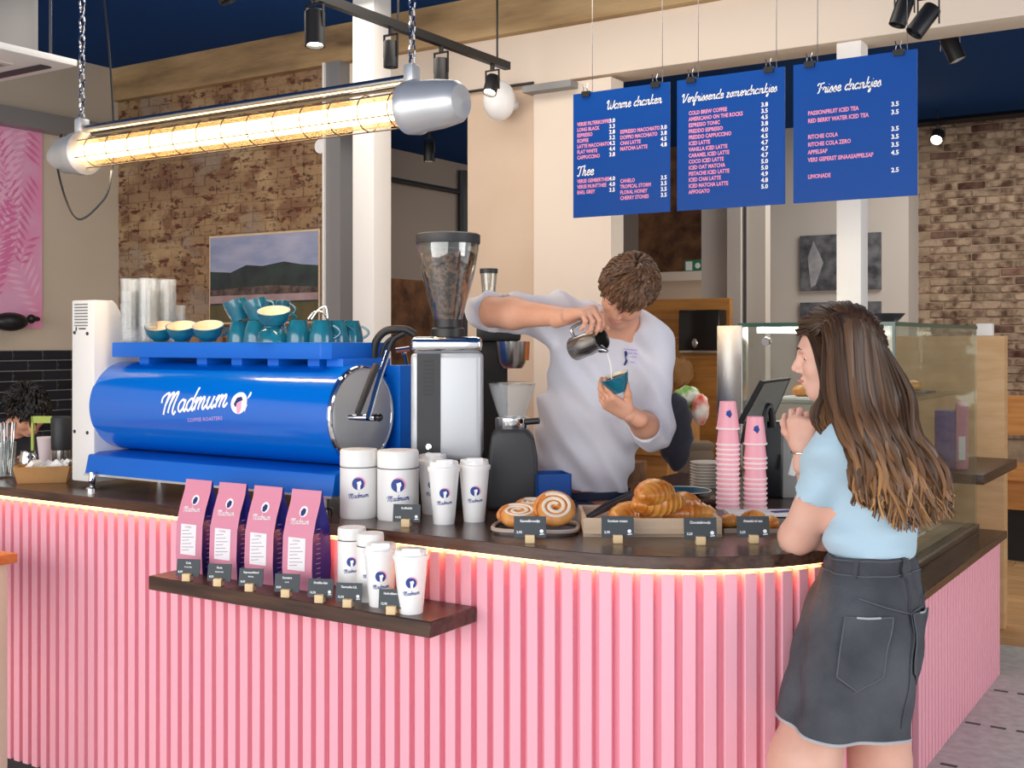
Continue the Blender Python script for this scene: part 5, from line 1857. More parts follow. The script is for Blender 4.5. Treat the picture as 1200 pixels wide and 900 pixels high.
def head_prims(c, F_, U_, s=1.0, k=.025):
    F_ = F_ / np.linalg.norm(F_)
    U_ = U_ - F_ * U_.dot(F_)
    U_ /= np.linalg.norm(U_)
    S_ = np.cross(F_, U_)
    R_ = np.stack([S_, F_, U_], 1)
    q = lambda a, b, d: c + s * (S_ * a + F_ * b + U_ * d)
    pr = [el(c + U_ * .02 * s, np.array((.074, .094, .09)) * s, R_, k),
          el(q(0, .035, -.045), np.array((.058, .058, .068)) * s, R_, .03),
          el(q(0, .062, -.092), np.array((.030, .026, .024)) * s, R_, .03),       # chin
          el(q(0, .085, .018), np.array((.05, .014, .014)) * s, R_, .02),         # brow
          rc(q(0, .093, .006), q(0, .112, -.027), .0085 * s, .0108 * s, .012),     # nose
          el(q(.013, .102, -.034), np.array((.008, .010, .007)) * s, R_, .008), el(q(-.013, .102, -.034), np.array((.008, .010, .007)) * s, R_, .008),
          el(q(.036, .064, -.03), np.array((.024, .022, .022)) * s, R_, .02), el(q(-.036, .064, -.03), np.array((.024, .022, .022)) * s, R_, .02),
          sub(el(q(.032, .094, -.002), np.array((.016, .012, .010)) * s, R_, .012)), sub(el(q(-.032, .094, -.002), np.array((.016, .012, .010)) * s, R_, .012)),
          el(q(0, .092, -.056), np.array((.022, .012, .007)) * s, R_, .008), el(q(0, .09, -.067), np.array((.019, .012, .007)) * s, R_, .008)]
    for sg in (-1, 1):
        pr += [el(q(sg * .076, -.006, -.008), np.array((.010, .020, .032)) * s, R_, .008), sub(el(q(sg * .086, .0, -.006), np.array((.006, .010, .018)) * s, R_, .006))]
    return pr, q, R_


def face_bits(par, q, R_, s=1.0):
    off = np.array(par.location)
    for sg in (-1, 1):
        MB().ell(Vector(q(sg * .031, .075, -.002) - off), (.013 * s, .011 * s, .009 * s), Matrix(R_)).build('eye', 'eye_white', par, smooth=True)
        MB().ell(Vector(q(sg * .031, .0832, -.004) - off), (.0055 * s, .004 * s, .0055 * s), Matrix(R_)).build('iris', 'brow_hair', par, smooth=True)
        MB().ell(Vector(q(sg * .031, .0795, .003) - off), (.015 * s, .0115 * s, .0075 * s), Matrix(R_)).build('eyelid', par['skin_mat'], par, smooth=True)
        MB().tube([Vector(q(sg * x, y, z) - off) for x, y, z in ((.014, .100, .018), (.032, .098, .024), (.050, .086, .018))], [.003, .0045, .002], 6, flat=.5).build('eyebrow', 'brow_hair', par, smooth=True)
    MB().tube([Vector(q(x, y, -.0605) - off) for x, y in ((-.022, .094), (-.01, .103), (0, .106), (.01, .103), (.022, .094))], [.002, .0052, .0058, .0052, .002], 8).build('lips', 'lips', par, smooth=True)


def wob(seed, amp, freq, dirs=None):
    R_ = np.random.default_rng(seed)
    ks = R_.normal(size=(7, 3)) * freq if dirs is None else np.array(dirs) * freq
    fs = R_.uniform(0, 6.28, len(ks))

    def f(X, Y, Z):
        o = 0
        for k, ph_ in zip(ks, fs):
            o = o + np.sin(k[0] * X + k[1] * Y + k[2] * Z + ph_)
        return amp * o / len(ks) * 1.6
    return f


def finish(mb, name, mat, par):
    o = mb.build(name, mat, par, smooth=True, world=True)
    o.data.shade_smooth()
    return o


# ================================================================== barista
bp = D(685, 900, 4.0)
ba = thing('person', 'barista in a white long-sleeved shirt pouring milk into a teal cup', 'person', (bp.x, bp.y, 0.0))
ba['skin_mat'] = 'skin'
hc = P(736, 340, 3.86)
F_, U_ = V3(-.42, -.66, -.62), V3(.12, .62, -.78)
hp, q, HR = head_prims(hc, F_, U_, 1.0)
neck = P(722, 392, 4.0)
body = hp + [rc(neck, hc - .03 * U_ + .0 * F_, .062, .056, .03)]
shR, shL = P(650, 372, 4.03), P(764, 402, 4.0)
elR, wrR = P(571, 365, 3.93), P(664, 371, 3.67)
elL, wrL = P(766, 506, 3.90), P(738, 485, 3.72)
body += [rc(shR, elR, .055, .045, .03), rc(elR, elR * .65 + wrR * .35, .053, .050, .02), rc(elR * .65 + wrR * .35, wrR, .050, .028, .03)]
body += [rc(shL, elL, .055, .045, .03), rc(elL, elL * .6 + wrL * .4, .044, .041, .03), rc(elL * .6 + wrL * .4, wrL, .041, .028, .03)]
tor = [el(P(702, 440, 4.02), (.165, .10, .17), axes(up_, rt), .06), el(P(686, 530, 4.02), (.15, .10, .17), axes(up_, rt), .08), rc(shR, shL, .06, .06, .05),
       rc(P(655, 600, 4.02), P(650, 1000, 4.0), .095, .06, .05), rc(P(712, 600, 4.02), P(722, 1000, 4.0), .095, .06, .05),
       rc(P(650, 1000, 4.0), np.array((*P(650, 1000, 4.0)[:2], .09)), .06, .04, .03), rc(P(722, 1000, 4.0), np.array((*P(722, 1000, 4.0)[:2], .09)), .06, .04, .03)]
mb = MB()
sdf_part(mb, body + tor, .008)
mb2 = MB()
sdf_part(mb2, hp, .0042, lo=hc - .145, hi=hc + .145)
mb.add(mb2.v, mb2.f)
handR = hand(wrR, V3(.62, .16, -.50), V3(.05, -1, .20), 1, [(1.05, .7, .5), (1.2, .8, .5), (1.3, .85, .5), (1.35, .9, .5)], .45, 1.06, .22)
handL = hand(wrL, V3(-.80, .48, -.2), V3(.35, .62, .62), -1, [(.35, .55, .4), (.45, .6, .45), (.5, .65, .5), (.6, .7, .5)], .35, .98)
sdf_part(mb, handR, .003)
sdf_part(mb, handL, .003)
finish(mb, 'body', 'skin', ba)
face_bits(ba, q, HR)
# shirt with pulled folds
folds = wob(11, .0105, 1, [V3(.85, .45, .1) * 58, V3(.75, .62, .2) * 44, V3(.95, .2, .2) * 33, V3(.8, .55, 0) * 92, V3(.6, .8, .2) * 70])
shirt = [el(P(702, 438, 4.02), (.180, .118, .185), axes(up_, rt), .06), el(P(691, 490, 4.02), (.178, .122, .14), axes(up_, rt), .08), el(P(684, 540, 4.02), (.178, .124, .16), axes(up_, rt), .08), el(P(682, 600, 4.02), (.178, .127, .1), axes(up_, rt), .06),
         rc(shR, shL, .072, .074, .05), rc(P(690, 380, 4.03), P(745, 390, 4.02), .07, .07, .05),
         rc(shR, elR + (elR - shR) * .02, .078, .064, .05), rc(elR, elR + (wrR - elR) * .10, .063, .062, .02),
         rc(shL, elL, .076, .062, .05), rc(elL, elL + (wrL - elL) * .22, .060, .056, .02)]
zh0 = P(685, 575, 4.0)[2]
hemn = V3(.0, 1, 0)


def hem(X, Y, Z):
    r_ = X * rt[0] + Y * rt[1]
    return (zh0 + .06 * ((r_ - P(700, 0, 4.0).dot(rt)) < 0) * np.abs(r_ - P(700, 0, 4.0).dot(rt)) * 2.2) - Z + 0 * X


def cuffs(X, Y, Z):
    o = hem(X, Y, Z)
    for e_, w_, fr_ in ((elR, wrR, .04), (elL, wrL, .34)):
        d_ = (w_ - e_) / np.linalg.norm(w_ - e_)
        c_ = e_ + (w_ - e_) * fr_
        near = np.sqrt((X - c_[0]) ** 2 + (Y - c_[1]) ** 2 + (Z - c_[2]) ** 2) < .085
        cutv = (X - c_[0]) * d_[0] + (Y - c_[1]) * d_[1] + (Z - c_[2]) * d_[2]
        o = np.where(near, np.maximum(o, cutv), o)
    # neck opening
    nk = P(728, 372, 3.93)
    rr_ = np.sqrt((X - nk[0]) ** 2 + (Y - nk[1]) ** 2 + (Z - nk[2]) ** 2)
    return np.maximum(o, .070 - rr_)


mb = MB()
sdf_part(mb, shirt, .0065, folds, cuffs)
sh_ = finish(mb, 'shirt', 'shirt_white', ba)
# chest print
ctr = D(741, 385, 3.84)
mb = MB()
dg = None
inv = Vector(ba.location)


def on_shirt(px, py, e=.0015):
    o = Vector((0, 0, CAMZ))
    dv = (D(px, py, 4.0) - o).normalized()
    hit, loc, nrm, _ = sh_.ray_cast(o - inv, dv)
    return (loc - dv * .003 + nrm * e) if hit else (D(px, py, 3.88) - inv)


m_ = MB()
for a_, b_ in (((731, 409), (747, 411)), ((743, 414), (747, 415)), ((737, 414), (741, 414.5)), ((738, 418), (746, 419)), ((739, 424), (744, 425))):
    ribbon(m_, [(a_[0] + (b_[0] - a_[0]) * k / 6, a_[1] + (b_[1] - a_[1]) * k / 6) for k in range(7)], 1.3, on_shirt)
m_.build('chest_print', 'print_lilac', sh_)
m_ = MB()
poly2d(m_, [(731.5, 412), (734, 411), (735.5, 415), (733.5, 419), (735.5, 423), (733, 428), (730.5, 428), (733, 422), (732, 417)], on_shirt)
m_.build('chest_emblem', 'print_navy', sh_)
# trousers
tr_ = [el(P(683, 610, 4.02), (.158, .112, .10), axes(up_, rt), .05), rc(P(655, 620, 4.02), P(650, 1000, 4.0), .105, .075, .05), rc(P(712, 620, 4.02), P(722, 1000, 4.0), .105, .075, .05),
       rc(P(650, 1000, 4.0), np.array((*P(650, 1000, 4.0)[:2], .06)), .075, .06, .03), rc(P(722, 1000, 4.0), np.array((*P(722, 1000, 4.0)[:2], .06)), .075, .06, .03)]
mb = MB()
sdf_part(mb, tr_, .01, wob(4, .004, 40), lambda X, Y, Z: np.maximum(Z - P(685, 571, 4.0)[2], .055 - Z) + 0 * X + 0 * Y)
finish(mb, 'trousers', 'jeans_blue', ba)
mb = MB()
cz_ = P(683, 577, 4.02)
mb.add(*(lambda R_: (R_[0], R_[1]))(([tuple(Vector(cz_ + rt * .164 * math.cos(a) + fw * .118 * math.sin(a) + up_ * z)) for z in (-.012, .014) for a in np.linspace(0, 2 * math.pi, 36, endpoint=False)], [(i, (i + 1) % 36, 36 + (i + 1) % 36, 36 + i) for i in range(36)])))
finish(mb, 'belt', 'belt_navy', ba)
for px in (650, 722):
    f0 = P(px, 1000, 4.0)
    mb = MB()
    sdf_part(mb, [rc(np.array((f0[0], f0[1], .05)), np.array((f0[0], f0[1], .05)) - fw * .16 + np.array((0, 0, -.012)), .05, .038, .03)], .008, None, lambda X, Y, Z: -Z + 0 * X + 0 * Y)
    finish(mb, 'shoe', 'dark_cloth', ba)


def short_hair(par, c, R_, mat, n, seed, s=1.0, front=.45, lift=1.0, rads=(.080, .100, .098)):
    R0 = random.Random(seed)
    S_, Fv, Uv = R_[:, 0], R_[:, 1], R_[:, 2]
    st = []
    ce = c + Uv * .02 * s

    def surf(th, ph_, e):
        # th polar from crown, ph azimuth (0 = forward)
        v = np.array((math.sin(th) * math.sin(ph_), math.sin(th) * math.cos(ph_), math.cos(th)))
        w_ = Uv * v[2] + Fv * (v[1] - .22) + S_ * v[0]
        w_ /= np.linalg.norm(w_)
        l_ = np.array((w_.dot(S_), w_.dot(Fv), w_.dot(Uv)))
        r_ = 1 / math.sqrt((l_[0] / rads[0]) ** 2 + (l_[1] / rads[1]) ** 2 + (l_[2] / rads[2]) ** 2)
        return ce + w_ * (r_ * s + e)
    for i in range(n):
        ph_ = R0.uniform(-math.pi, math.pi)
        lim = 1.35 if abs(ph_) < .9 else (1.45 if abs(ph_) < 1.9 else 2.0)
        th = R0.uniform(0, 1) ** .6 * (lim - .25)
        L_ = R0.uniform(.35, .62)
        sw = R0.uniform(-.25, .25)
        pts = [surf(th + L_ * u, ph_ + sw * u + .5 * u * math.exp(-th * 1.5), (-.004 + (.012 + .012 * R0.random() * lift) * math.sin(u * 2.3))) for u in (0, .25, .5, .75, 1)]
        if abs(ph_) < 1.1 and th > .7:
            pts = [p + Fv * .010 * u * s for p, u in zip(pts, (0, .3, .6, .9, 1.2))]
        t0 = R0.uniform(.0, .45)
        st.append(([Vector(p) for p in pts], R0.uniform(.005, .0085) * s, t0, min(1, t0 + R0.uniform(.1, .45))))
    return locks('hair', mat, par, st)


short_hair(ba, hc, HR, 'hair_barista', 1100, 3)
# jug, milk stream and cup are things of their own
ja, jb = D(673, 409, 3.71), D(702, 398, 3.64)
jd = (jb - ja).normalized()
J = frame_z(ja, jd, (0, 0, 1))
jl = (jb - ja).length + .012
jug = thing('milk_jug', 'steel milk jug tilted in the barista\'s raised hand', 'jug', tuple(ja))
MB().lathe([(0, 0), (.036, 0), (.039, .004), (.038, jl * .55), (.033, jl * .9), (.036, jl), (.034, jl), (.031, jl * .9), (.035, jl * .5), (.034, .006), (0, .006)], 32, J).build('body', 'steel', jug, smooth=True, world=True)
sidev = (J.to_3x3() @ Vector((1, 0, 0)))
MB().tube(smoothpts([ja + jd * .01 + sidev * .037, ja + jd * .01 + sidev * .066, ja + jd * jl * .6 + sidev * .070, ja + jd * jl * .85 + sidev * .036]), .0055, 8).build('handle', 'steel', jug, smooth=True, world=True)
MB().tube([jb + jd * .0 - sidev * .030, jb + jd * .022 - sidev * .044], [.014, .005], 10).build('spout', 'steel', jug, smooth=True, world=True)
ms = MB().tube(smoothpts([jb + jd * .012 - sidev * .036, D(712, 415, 3.65), D(716, 430, 3.67), D(717, 446, 3.69)]), [.003] * 19, 8).build('milk_stream', 'white_gloss', smooth=True)
tag(ms, 'thin stream of milk falling from the jug into the teal cup', 'milk')
cc_ = D(727, 459, 3.69)
ca = Vector(V3(-.36, .88, -.12))
cup = thing('held_cup', 'teal cup tilted in the barista\'s lower hand', 'cup', tuple(cc_))
K = frame_z(cc_, ca)
MB().lathe([(.020, 0), (.022, .003), (.038, .028), (.047, .052), (.0475, .056), (.045, .056)], 28, K, cap1=False).build('body', 'teal', cup, smooth=True, world=True)
MB().lathe([(0, .006), (.02, .007), (.036, .03), (.045, .0562)], 28, K, cap1=False).build('inside', 'cup_cream', cup, smooth=True, world=True)
MB().lathe([(.042, .046), (0, .046)], 28, K, cap1=False).build('coffee', 'kraft_dark', cup, smooth=True, world=True)

# ================================================================== girl
gp_ = D(1000, 900, 2.84)
gi = thing('person', 'girl with long wavy brown hair leaning on the bar in a denim skirt', 'person', (gp_.x, gp_.y, 0.0))
gi['skin_mat'] = 'skin_girl'
bf = V3(-.62, 0, .78)          # body facing
bs = np.cross(up_, bf)         # her left ... image side
bs = bs / np.linalg.norm(bs)
if bs.dot(rt) > 0:
    bs = -bs
BR = axes(up_, bs)
hc = P(984, 414, 2.84)
F_, U_ = V3(-.93, -.10, .30), V3(-.05, 1, .0)
hp, q, HR = head_prims(hc, F_, U_, .97)
chest = P(1024, 545, 2.88)
shL, shR = P(984, 518, 2.78), P(1048, 527, 2.95)
elL, wrL = P(933, 629, 2.93), P(990, 628, 3.06)
elR, wrR = P(962, 622, 3.12), P(940, 528, 3.0)
neck = P(1006, 498, 2.87)
arms = [rc(shL, elL, .047, .040, .03), rc(elL, elL * .6 + wrL * .4, .040, .038, .02), rc(elL * .6 + wrL * .4, wrL, .038, .027, .02), rc(elL, elL + np.array((0, 0, -.004)), .038, .038, .02),
        rc(shR, elR, .047, .038, .03), rc(elR, elR * .6 + wrR * .4, .038, .035, .02), rc(elR * .6 + wrR * .4, wrR, .035, .024, .02)]
hips = P(1010, 735, 2.83)
kL, kR = P(908, 1000, 2.72), P(1032, 1000, 2.90)
fL, fR = np.array((*P(890, 1100, 2.70)[:2], .09)), np.array((*P(1040, 1100, 2.98)[:2], .09))
legs = [rc(P(988, 760, 2.83), P(942, 892, 2.77), .078, .079, .05), rc(P(942, 892, 2.77), kL, .079, .056, .03), rc(kL, fL, .056, .036, .03),
        rc(P(1028, 760, 2.85), P(1031, 890, 2.89), .080, .071, .05), rc(P(1031, 890, 2.89), kR, .071, .054, .03), rc(kR, fR, .054, .036, .03)]
tors = [el(chest, (.145, .09, .15), BR, .06), el(P(1022, 640, 2.86), (.11, .082, .14), BR, .08), el(hips, (.135, .095, .12), BR, .05), rc(shL, shR, .048, .048, .05),
        rc(neck, hc - U_ * .03, .050, .047, .03)]
mb = MB()
sdf_part(mb, hp + arms + legs + tors, .008)
mb2 = MB()
sdf_part(mb2, hp, .0042, lo=hc - .145, hi=hc + .145)
mb.add(mb2.v, mb2.f)
hR_ = hand(wrR, V3(-.05, .98, -.10), V3(.45, .0, .9), 1, [(.75, .9, .5), (.95, 1.05, .6), (1.05, 1.1, .6), (1.1, 1.1, .6)], .5, .92)
sdf_part(mb, hR_, .003)
hL_ = hand(wrL, V3(.75, -.05, .6), V3(0, -1, .1), 1, [(.2, .3, .2)] * 4, .2, .9)
sdf_part(mb, hL_, .0035)
finish(mb, 'body', 'skin_girl', gi)
face_bits(gi, q, HR, .97)
# tee
tee = [el(chest, (.156, .104, .165), BR, .06), el(P(1022, 632, 2.86), (.122, .094, .14), BR, .08), rc(shL, shR, .060, .060, .05),
       el(chest + bf * .055 + bs * .06 + up_ * -.055, (.062, .06, .062), BR, .05), el(chest + bf * .055 - bs * .06 + up_ * -.055, (.062, .06, .062), BR, .05),
       rc(shL, shL + (elL - shL) * .56, .060, .058, .03), rc(shR, shR + (elR - shR) * .5, .060, .058, .03), rc(neck, neck + up_ * -.03, .06, .07, .03)]
zt0 = P(1022, 652, 2.85)[2]
tdir = (elL - shL) / np.linalg.norm(elL - shL)
tc_ = shL + (elL - shL) * .52


def teeclip(X, Y, Z):
    r_ = X * rt[0] + Y * rt[1]
    o = zt0 - Z - .0 * r_
    cutv = (X - tc_[0]) * tdir[0] + (Y - tc_[1]) * tdir[1] + (Z - tc_[2]) * tdir[2]
    ax2 = np.sqrt(np.maximum((X - tc_[0]) ** 2 + (Y - tc_[1]) ** 2 + (Z - tc_[2]) ** 2 - cutv ** 2, 0))
    side = ((X - chest[0]) * rt[0] + (Y - chest[1]) * rt[1]) < -.075
    o = np.where((ax2 < .066) & (cutv < .12) & side, np.maximum(o, cutv), o)
    nk = neck + up_ * .03 + bf * .02
    rr_ = np.sqrt((X - nk[0]) ** 2 + (Y - nk[1]) ** 2 + (Z - nk[2]) ** 2)
    return np.maximum(o, .066 - rr_)


mb = MB()
sdf_part(mb, tee, .006, wob(21, .0085, 1, [V3(.2, .95, .2) * 70, V3(.6, .7, .1) * 50, V3(-.4, .9, .2) * 60, V3(.9, .3, 0) * 45]), teeclip)
finish(mb, 'tee_shirt', 'tee_blue', gi)
# denim skirt as a lofted shell
RINGS = [(646, 1021, 53, 2.855), (662, 1020, 56, 2.855), (690, 1017, 66, 2.85), (725, 1012, 74, 2.84), (760, 1007, 78, 2.83), (800, 1000, 80, 2.82), (848, 992, 81, 2.81)]


def skirt(t, a, e=0.0):
    """t 0..1 down, a angle: 0 = her left side, pi/2 = front, -pi/2 = back"""
    x = t * (len(RINGS) - 1)
    i = min(int(x), len(RINGS) - 2)
    f = x - i
    f_ = [RINGS[i][j] * (1 - f) + RINGS[i + 1][j] * f for j in range(4)]
    c_ = P(f_[1], f_[0], f_[3])
    A_ = f_[2] / FPX * f_[3] / .909
    B_ = A_ * .75
    bulge = 1 + .05 * math.exp(-((a + math.pi / 2 - .45) / .5) ** 2) * math.sin(math.pi * min(1, t * 1.5)) + .05 * math.exp(-((a + math.pi / 2 + .45) / .5) ** 2) * math.sin(math.pi * min(1, t * 1.5))
    rip = (.004 + .010 * t * t) * math.sin(5 * a + 1.5 + 2 * t) + .003 * math.sin(11 * a + 9 * t) + .0025 * math.sin(26 * t + 4 * a)
    p = c_ + bs * math.cos(a) * (A_ * bulge + rip + e) + bf * math.sin(a) * (B_ * bulge + rip + e)
    p[2] += .006 * math.sin(3 * a) * t - .11 * t * (p - c_).dot(rt)
    return Vector(p)


def patch(t0, t1, a0, a1, e, nt, na, mbx, shape=None):
    vs = []
    for i in range(nt + 1):
        for j in range(na + 1):
            u, v = i / nt, j / na
            vs.append(skirt(t0 + (t1 - t0) * u, a0 + (a1 - a0) * v, e))
    mbx.add(vs, [(i * (na + 1) + j, i * (na + 1) + j + 1, (i + 1) * (na + 1) + j + 1, (i + 1) * (na + 1) + j) for i in range(nt) for j in range(na)])


mb = MB()
NA, NT = 72, 40
vs = [skirt(i / NT, 2 * math.pi * j / NA) for i in range(NT + 1) for j in range(NA)]
vs += [skirt(1 - i / 4 * .3, 2 * math.pi * j / NA, -.004) for i in range(5) for j in range(NA)]
fs = [(i * NA + j, i * NA + (j + 1) % NA, (i + 1) * NA + (j + 1) % NA, (i + 1) * NA + j) for i in range(NT + 5) for j in range(NA)]
mb.add(vs, fs)
sk = finish(mb, 'skirt', 'denim_black', gi)


def seam(pts, e=.0035, r=.0016, mat='denim_seam', nm='stitching'):
    m_ = MB().tube([skirt(t, a, e) for t, a in pts], r, 5)
    finish(m_, nm, mat, sk)


HP = -math.pi / 2
for t_ in (.03, .185):
    seam([(t_, a) for a in np.linspace(0, 2 * math.pi, 60)], .002, .0015)
seam([(t_, HP + .02) for t_ in np.linspace(.18, .95, 20)], .002, .002, 'denim_black', 'centre_seam')
seam([(.30 + .1 * abs(a - HP) * -1 + .12, a) for a in np.linspace(HP - 1.0, HP + 1.0, 30)], .002, .0015)
for a0 in (HP + .40, HP - .78):
    wdt = .76
    m_ = MB()
    n_ = 10
    for i in range(n_):
        for j in range(n_):
            u0, u1, v0, v1 = i / n_, (i + 1) / n_, j / n_, (j + 1) / n_
            def pk(u, v):
                t1_ = .72 + .07 * (1 - abs(2 * v - 1))
                return skirt(.42 + (t1_ - .42) * u, a0 + wdt * (v * (1 - .12 * u) + .06 * u), .0045)
            m_.add([pk(u0, v0), pk(u0, v1), pk(u1, v1), pk(u1, v0)], [(0, 1, 2, 3)])
    finish(m_, 'back_pocket', 'denim_black', sk)
    ed = [(.42, a0), (.72, a0 + wdt * .06), (.79, a0 + wdt * .5), (.72, a0 + wdt * .94), (.42, a0 + wdt), (.42, a0)]
    pts = []
    for (t0_, b0), (t1_, b1) in zip(ed[:-1], ed[1:]):
        pts += [(t0_ + (t1_ - t0_) * k / 6, b0 + (b1 - b0) * k / 6) for k in range(6)]
    seam(pts + [ed[0]], .005, .0018)
    seam([(.42, a0 + wdt * (.25 + .5 * k / 8)) for k in range(9)], .0055, .0024, 'denim_fray', 'worn_edge')
for a0 in (HP + 1.15, HP + .10, HP - 1.0):
    m_ = MB()
    patch(.0, .2, a0 - .05, a0 + .05, .006, 6, 2, m_)
    finish(m_, 'belt_loop', 'denim_black', sk)
seam([(1.0, a) for a in np.linspace(0, 2 * math.pi, 90)], .0, .0035, 'denim_fray', 'frayed_hem')
for f0, dirv in ((fL, bf), (fR, bf)):
    mb = MB()
    sdf_part(mb, [rc(f0 + np.array((0, 0, -.045)), f0 + dirv * .15 + np.array((0, 0, -.055)), .045, .036, .03), rc(f0, f0 + np.array((0, 0, -.04)), .042, .045, .03)], .007, None, lambda X, Y, Z: -Z + .001 + 0 * X + 0 * Y)
    finish(mb, 'shoe', 'shoe_white', gi)
# long hair
R0 = random.Random(12)
st = []
S_, Fv, Uv = HR[:, 0], HR[:, 1], HR[:, 2]
near = S_ if S_.dot(fw) < 0 else -S_          # side of the head that faces the camera


def lp(a, b, t):
    return a + (b - a) * t


NS = 760
for i in range(NS):
    s_ = (i + R0.random()) / NS
    lay = R0.random()                      # 0 = outer layer, 1 = under layer
    # root along the parting, forehead -> back of the crown
    ang = lp(1.15, -1.75, s_ ** .8) + R0.uniform(-.08, .08)
    side_ = R0.uniform(-.25, .5) if s_ < .8 else R0.uniform(-.6, .6)
    base = hc + Uv * .02
    def sk_(an, sd, e):
        v = Fv * math.sin(an) * math.cos(sd) + Uv * math.cos(an) * math.cos(sd) + near * math.sin(sd)
        l_ = np.array((v.dot(S_) / .076, v.dot(Fv) / .096, v.dot(Uv) / .094))
        return base + v * (1 / np.linalg.norm(l_) + e)
    e = .004 + .012 * (1 - lay)
    p0 = sk_(ang, side_, e * .6)
    p1 = sk_(ang * .96 - .02, side_ + lp(.5, .2, s_), e)
    p2 = sk_(lp(ang, -1.45, .2 + .3 * s_), lp(1.08, .45, s_), e + .006)
    dd = .02 * (R0.random() - .5) + lay * .05
    x1, x2, x3 = lp(985, 1076, s_ ** 1.0), lp(998, 1104, s_), lp(1006, 1119, s_)
    yt = lp(585, 598, s_) + 26 * math.exp(-((s_ - .5) / .3) ** 2) + R0.uniform(-22, 8)
    j = lambda a: R0.uniform(-a, a)
    dbase = 2.700 + .045 * s_
    p3 = P(lp(968, 1068, s_) + j(3), 462 + j(5), dbase + .02 + dd)
    p4 = P(x1 + j(4), 506 + j(5), dbase - .01 + dd)
    cl = random.Random(int(s_ * 52) * 7 + int(lay * 2.0))
    ph_, wv, tn = cl.uniform(0, 6.28), cl.uniform(2.5, 7.5), cl.uniform(-.05, .30)
    tail = []
    for yy in (528, 550, 570, 588, None):
        y_ = yt if yy is None else min(yy, yt - 4 * (592 - yy) / 20)
        f_ = (y_ - 506) / (yt - 506)
        xx = lp(x1, x2, min(1, f_ * 2)) if f_ < .5 else lp(x2, x3, f_ * 2 - 1)
        tail.append(P(xx + j(2.2) + wv * (.3 + f_) * math.sin(ph_ + (y_ - 506) * .062), y_, dbase - .012 + dd + .006 * math.sin(ph_ * 2 + y_ * .09)))
    t0 = tn + R0.uniform(-.06, .06) - lay * .12
    st.append(([Vector(p) for p in (p0, p1, p2, p3, p4, *tail)], R0.uniform(.0055, .0095), max(0, t0), min(1, max(.15, t0 + cl.uniform(.3, .8)))))
# locks that frame the face
for i in range(46):
    s_ = i / 46
    ang = 1.22 - .35 * s_
    base = hc + Uv * .02
    p0 = sk_(ang, R0.uniform(-.2, .35), .006)
    p1 = sk_(ang - .08, .75, .010)
    j = lambda a: R0.uniform(-a, a)
    d0 = 2.765
    cur = R0.uniform(-5, 7)
    st.append(([Vector(p) for p in (p0, p1, P(lp(962, 975, s_) + j(3), 430 + j(4), d0), P(lp(966, 984, s_) + j(3), 458 + j(4), d0 - .01), P(lp(954, 985, s_) + cur + j(3), 488 + j(4), d0 - .015), P(lp(964, 995, s_) - cur * .4 + j(4), 510 + R0.uniform(-8, 30) * s_ + j(5), d0 - .01))],
               R0.uniform(.005, .008), R0.uniform(0, .2), R0.uniform(.2, .7)))
hb = MB()
locks('hair', 'hair_girl', gi, st)
cap_ = MB()
sdf_part(cap_, [el(hc + Uv * .022 - Fv * .012, (.079, .092, .094), HR, .02), el(hc - Fv * .035 - Uv * .04 + near * .004, (.066, .062, .088), HR, .04), rc(P(1012, 470, 2.83), P(1035, 530, 2.80), .05, .035, .04)], .007)
oc_ = finish(cap_, 'hair_underlayer', 'hair_girl', gi)
at_ = oc_.data.attributes.new('strand', 'FLOAT', 'POINT')
at_.data.foreach_set('value', np.full(len(oc_.data.vertices), .22, np.float32))
# bracelet
MB().tube([Vector(wrR + (rt * math.cos(a) + fw * math.sin(a)) * .028 - up_ * .005) for a in np.linspace(0, 2 * math.pi, 20)], .003, 6, cap=False).build('bracelet', 'steel', gi, smooth=True, world=True)

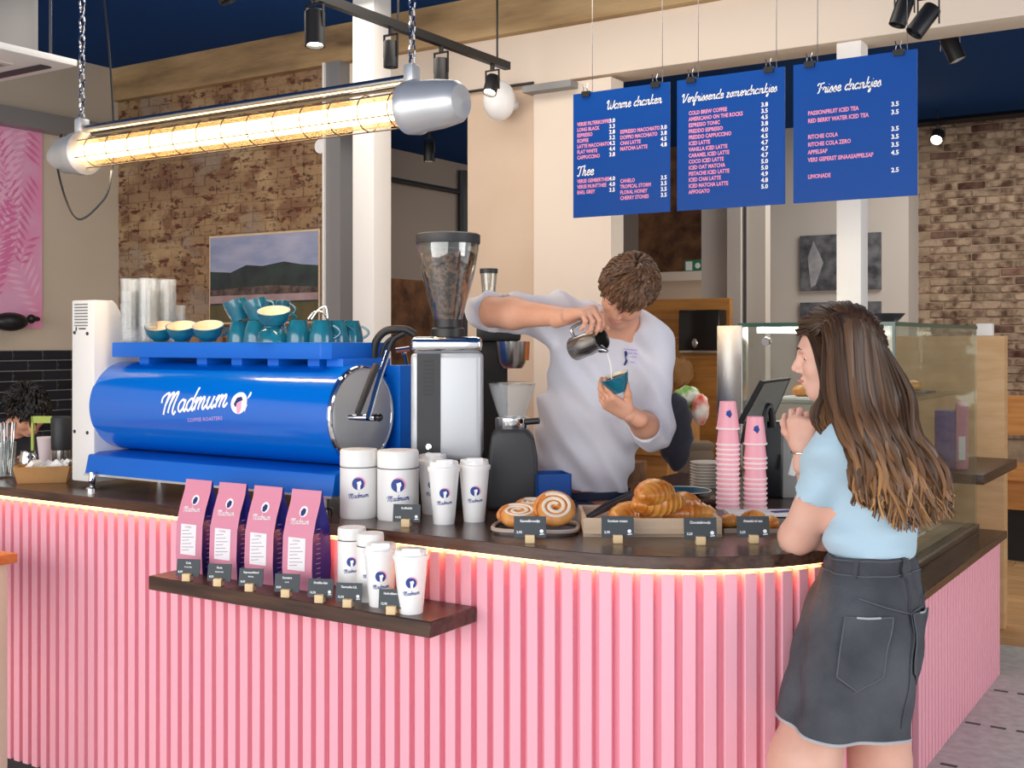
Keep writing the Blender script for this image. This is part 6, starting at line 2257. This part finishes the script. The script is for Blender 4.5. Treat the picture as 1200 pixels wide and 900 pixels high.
# ================================================================== third person behind the bar end
tp_ = D(20, 700, 5.75)
th_ = thing('person', 'dark-haired person in dark clothes bending down behind the bar end', 'person', (tp_.x, tp_.y, 0.0))
th_['skin_mat'] = 'skin'
hc = P(31, 480, 5.65)
F_, U_ = V3(.55, -.62, -.5), V3(.25, .72, -.5)
hp, q, HR = head_prims(hc, F_, U_, 1.0)
chest = P(8, 535, 5.78)
s1, s2 = P(-25, 515, 5.75), P(45, 530, 5.75)
b3 = hp + [rc(P(15, 505, 5.72), hc - .03 * U_, .055, .05, .03), el(chest, (.15, .10, .17), axes(up_, rt), .05), rc(s1, s2, .05, .05, .05),
           rc(s1, P(-30, 590, 5.6), .05, .04, .03), rc(P(-30, 590, 5.6), P(20, 585, 5.45), .04, .03, .03), rc(s2, P(60, 590, 5.6), .05, .04, .03), rc(P(60, 590, 5.6), P(38, 560, 5.5), .04, .03, .03),
           rc(chest, np.array((*tp_[:2], .85)), .13, .13, .06), rc(np.array((*tp_[:2], .85)) + rt * .08, np.array((*tp_[:2], .04)) + rt * .1, .09, .05, .04), rc(np.array((*tp_[:2], .85)) - rt * .08, np.array((*tp_[:2], .04)) - rt * .1, .09, .05, .04)]
mb = MB()
sdf_part(mb, b3, .009)
mb2 = MB()
sdf_part(mb2, hp, .005, lo=hc - .145, hi=hc + .145)
mb.add(mb2.v, mb2.f)
sdf_part(mb, hand(P(38, 560, 5.5), V3(-.2, .95, -.1), V3(-.5, 0, .8), 1, [(.6, .8, .4)] * 4, .5, .95), .004)
finish(mb, 'body', 'skin', th_)
face_bits(th_, q, HR)
jk = [el(chest, (.168, .118, .185), axes(up_, rt), .05), rc(s1, s2, .068, .068, .05), rc(s1, P(-30, 590, 5.6), .066, .056, .03), rc(s2, P(60, 590, 5.6), .066, .056, .03), rc(chest, np.array((*tp_[:2], .9)), .15, .15, .06)]
mb = MB()
sdf_part(mb, jk, .009, wob(2, .006, 30))
finish(mb, 'jacket', 'dark_cloth', th_)
mb = MB()
sdf_part(mb, [rc(np.array((*tp_[:2], .88)) + rt * .08, np.array((*tp_[:2], .05)) + rt * .1, .105, .065, .04), rc(np.array((*tp_[:2], .88)) - rt * .08, np.array((*tp_[:2], .05)) - rt * .1, .105, .065, .04)], .012, None, lambda X, Y, Z: .002 - Z + 0 * X + 0 * Y)
finish(mb, 'trousers', 'dark_cloth', th_)
short_hair(th_, hc, HR, 'hair_dark', 600, 8, 1.04, lift=1.6)
for o in (ba, gi, th_):
    del o['skin_mat']
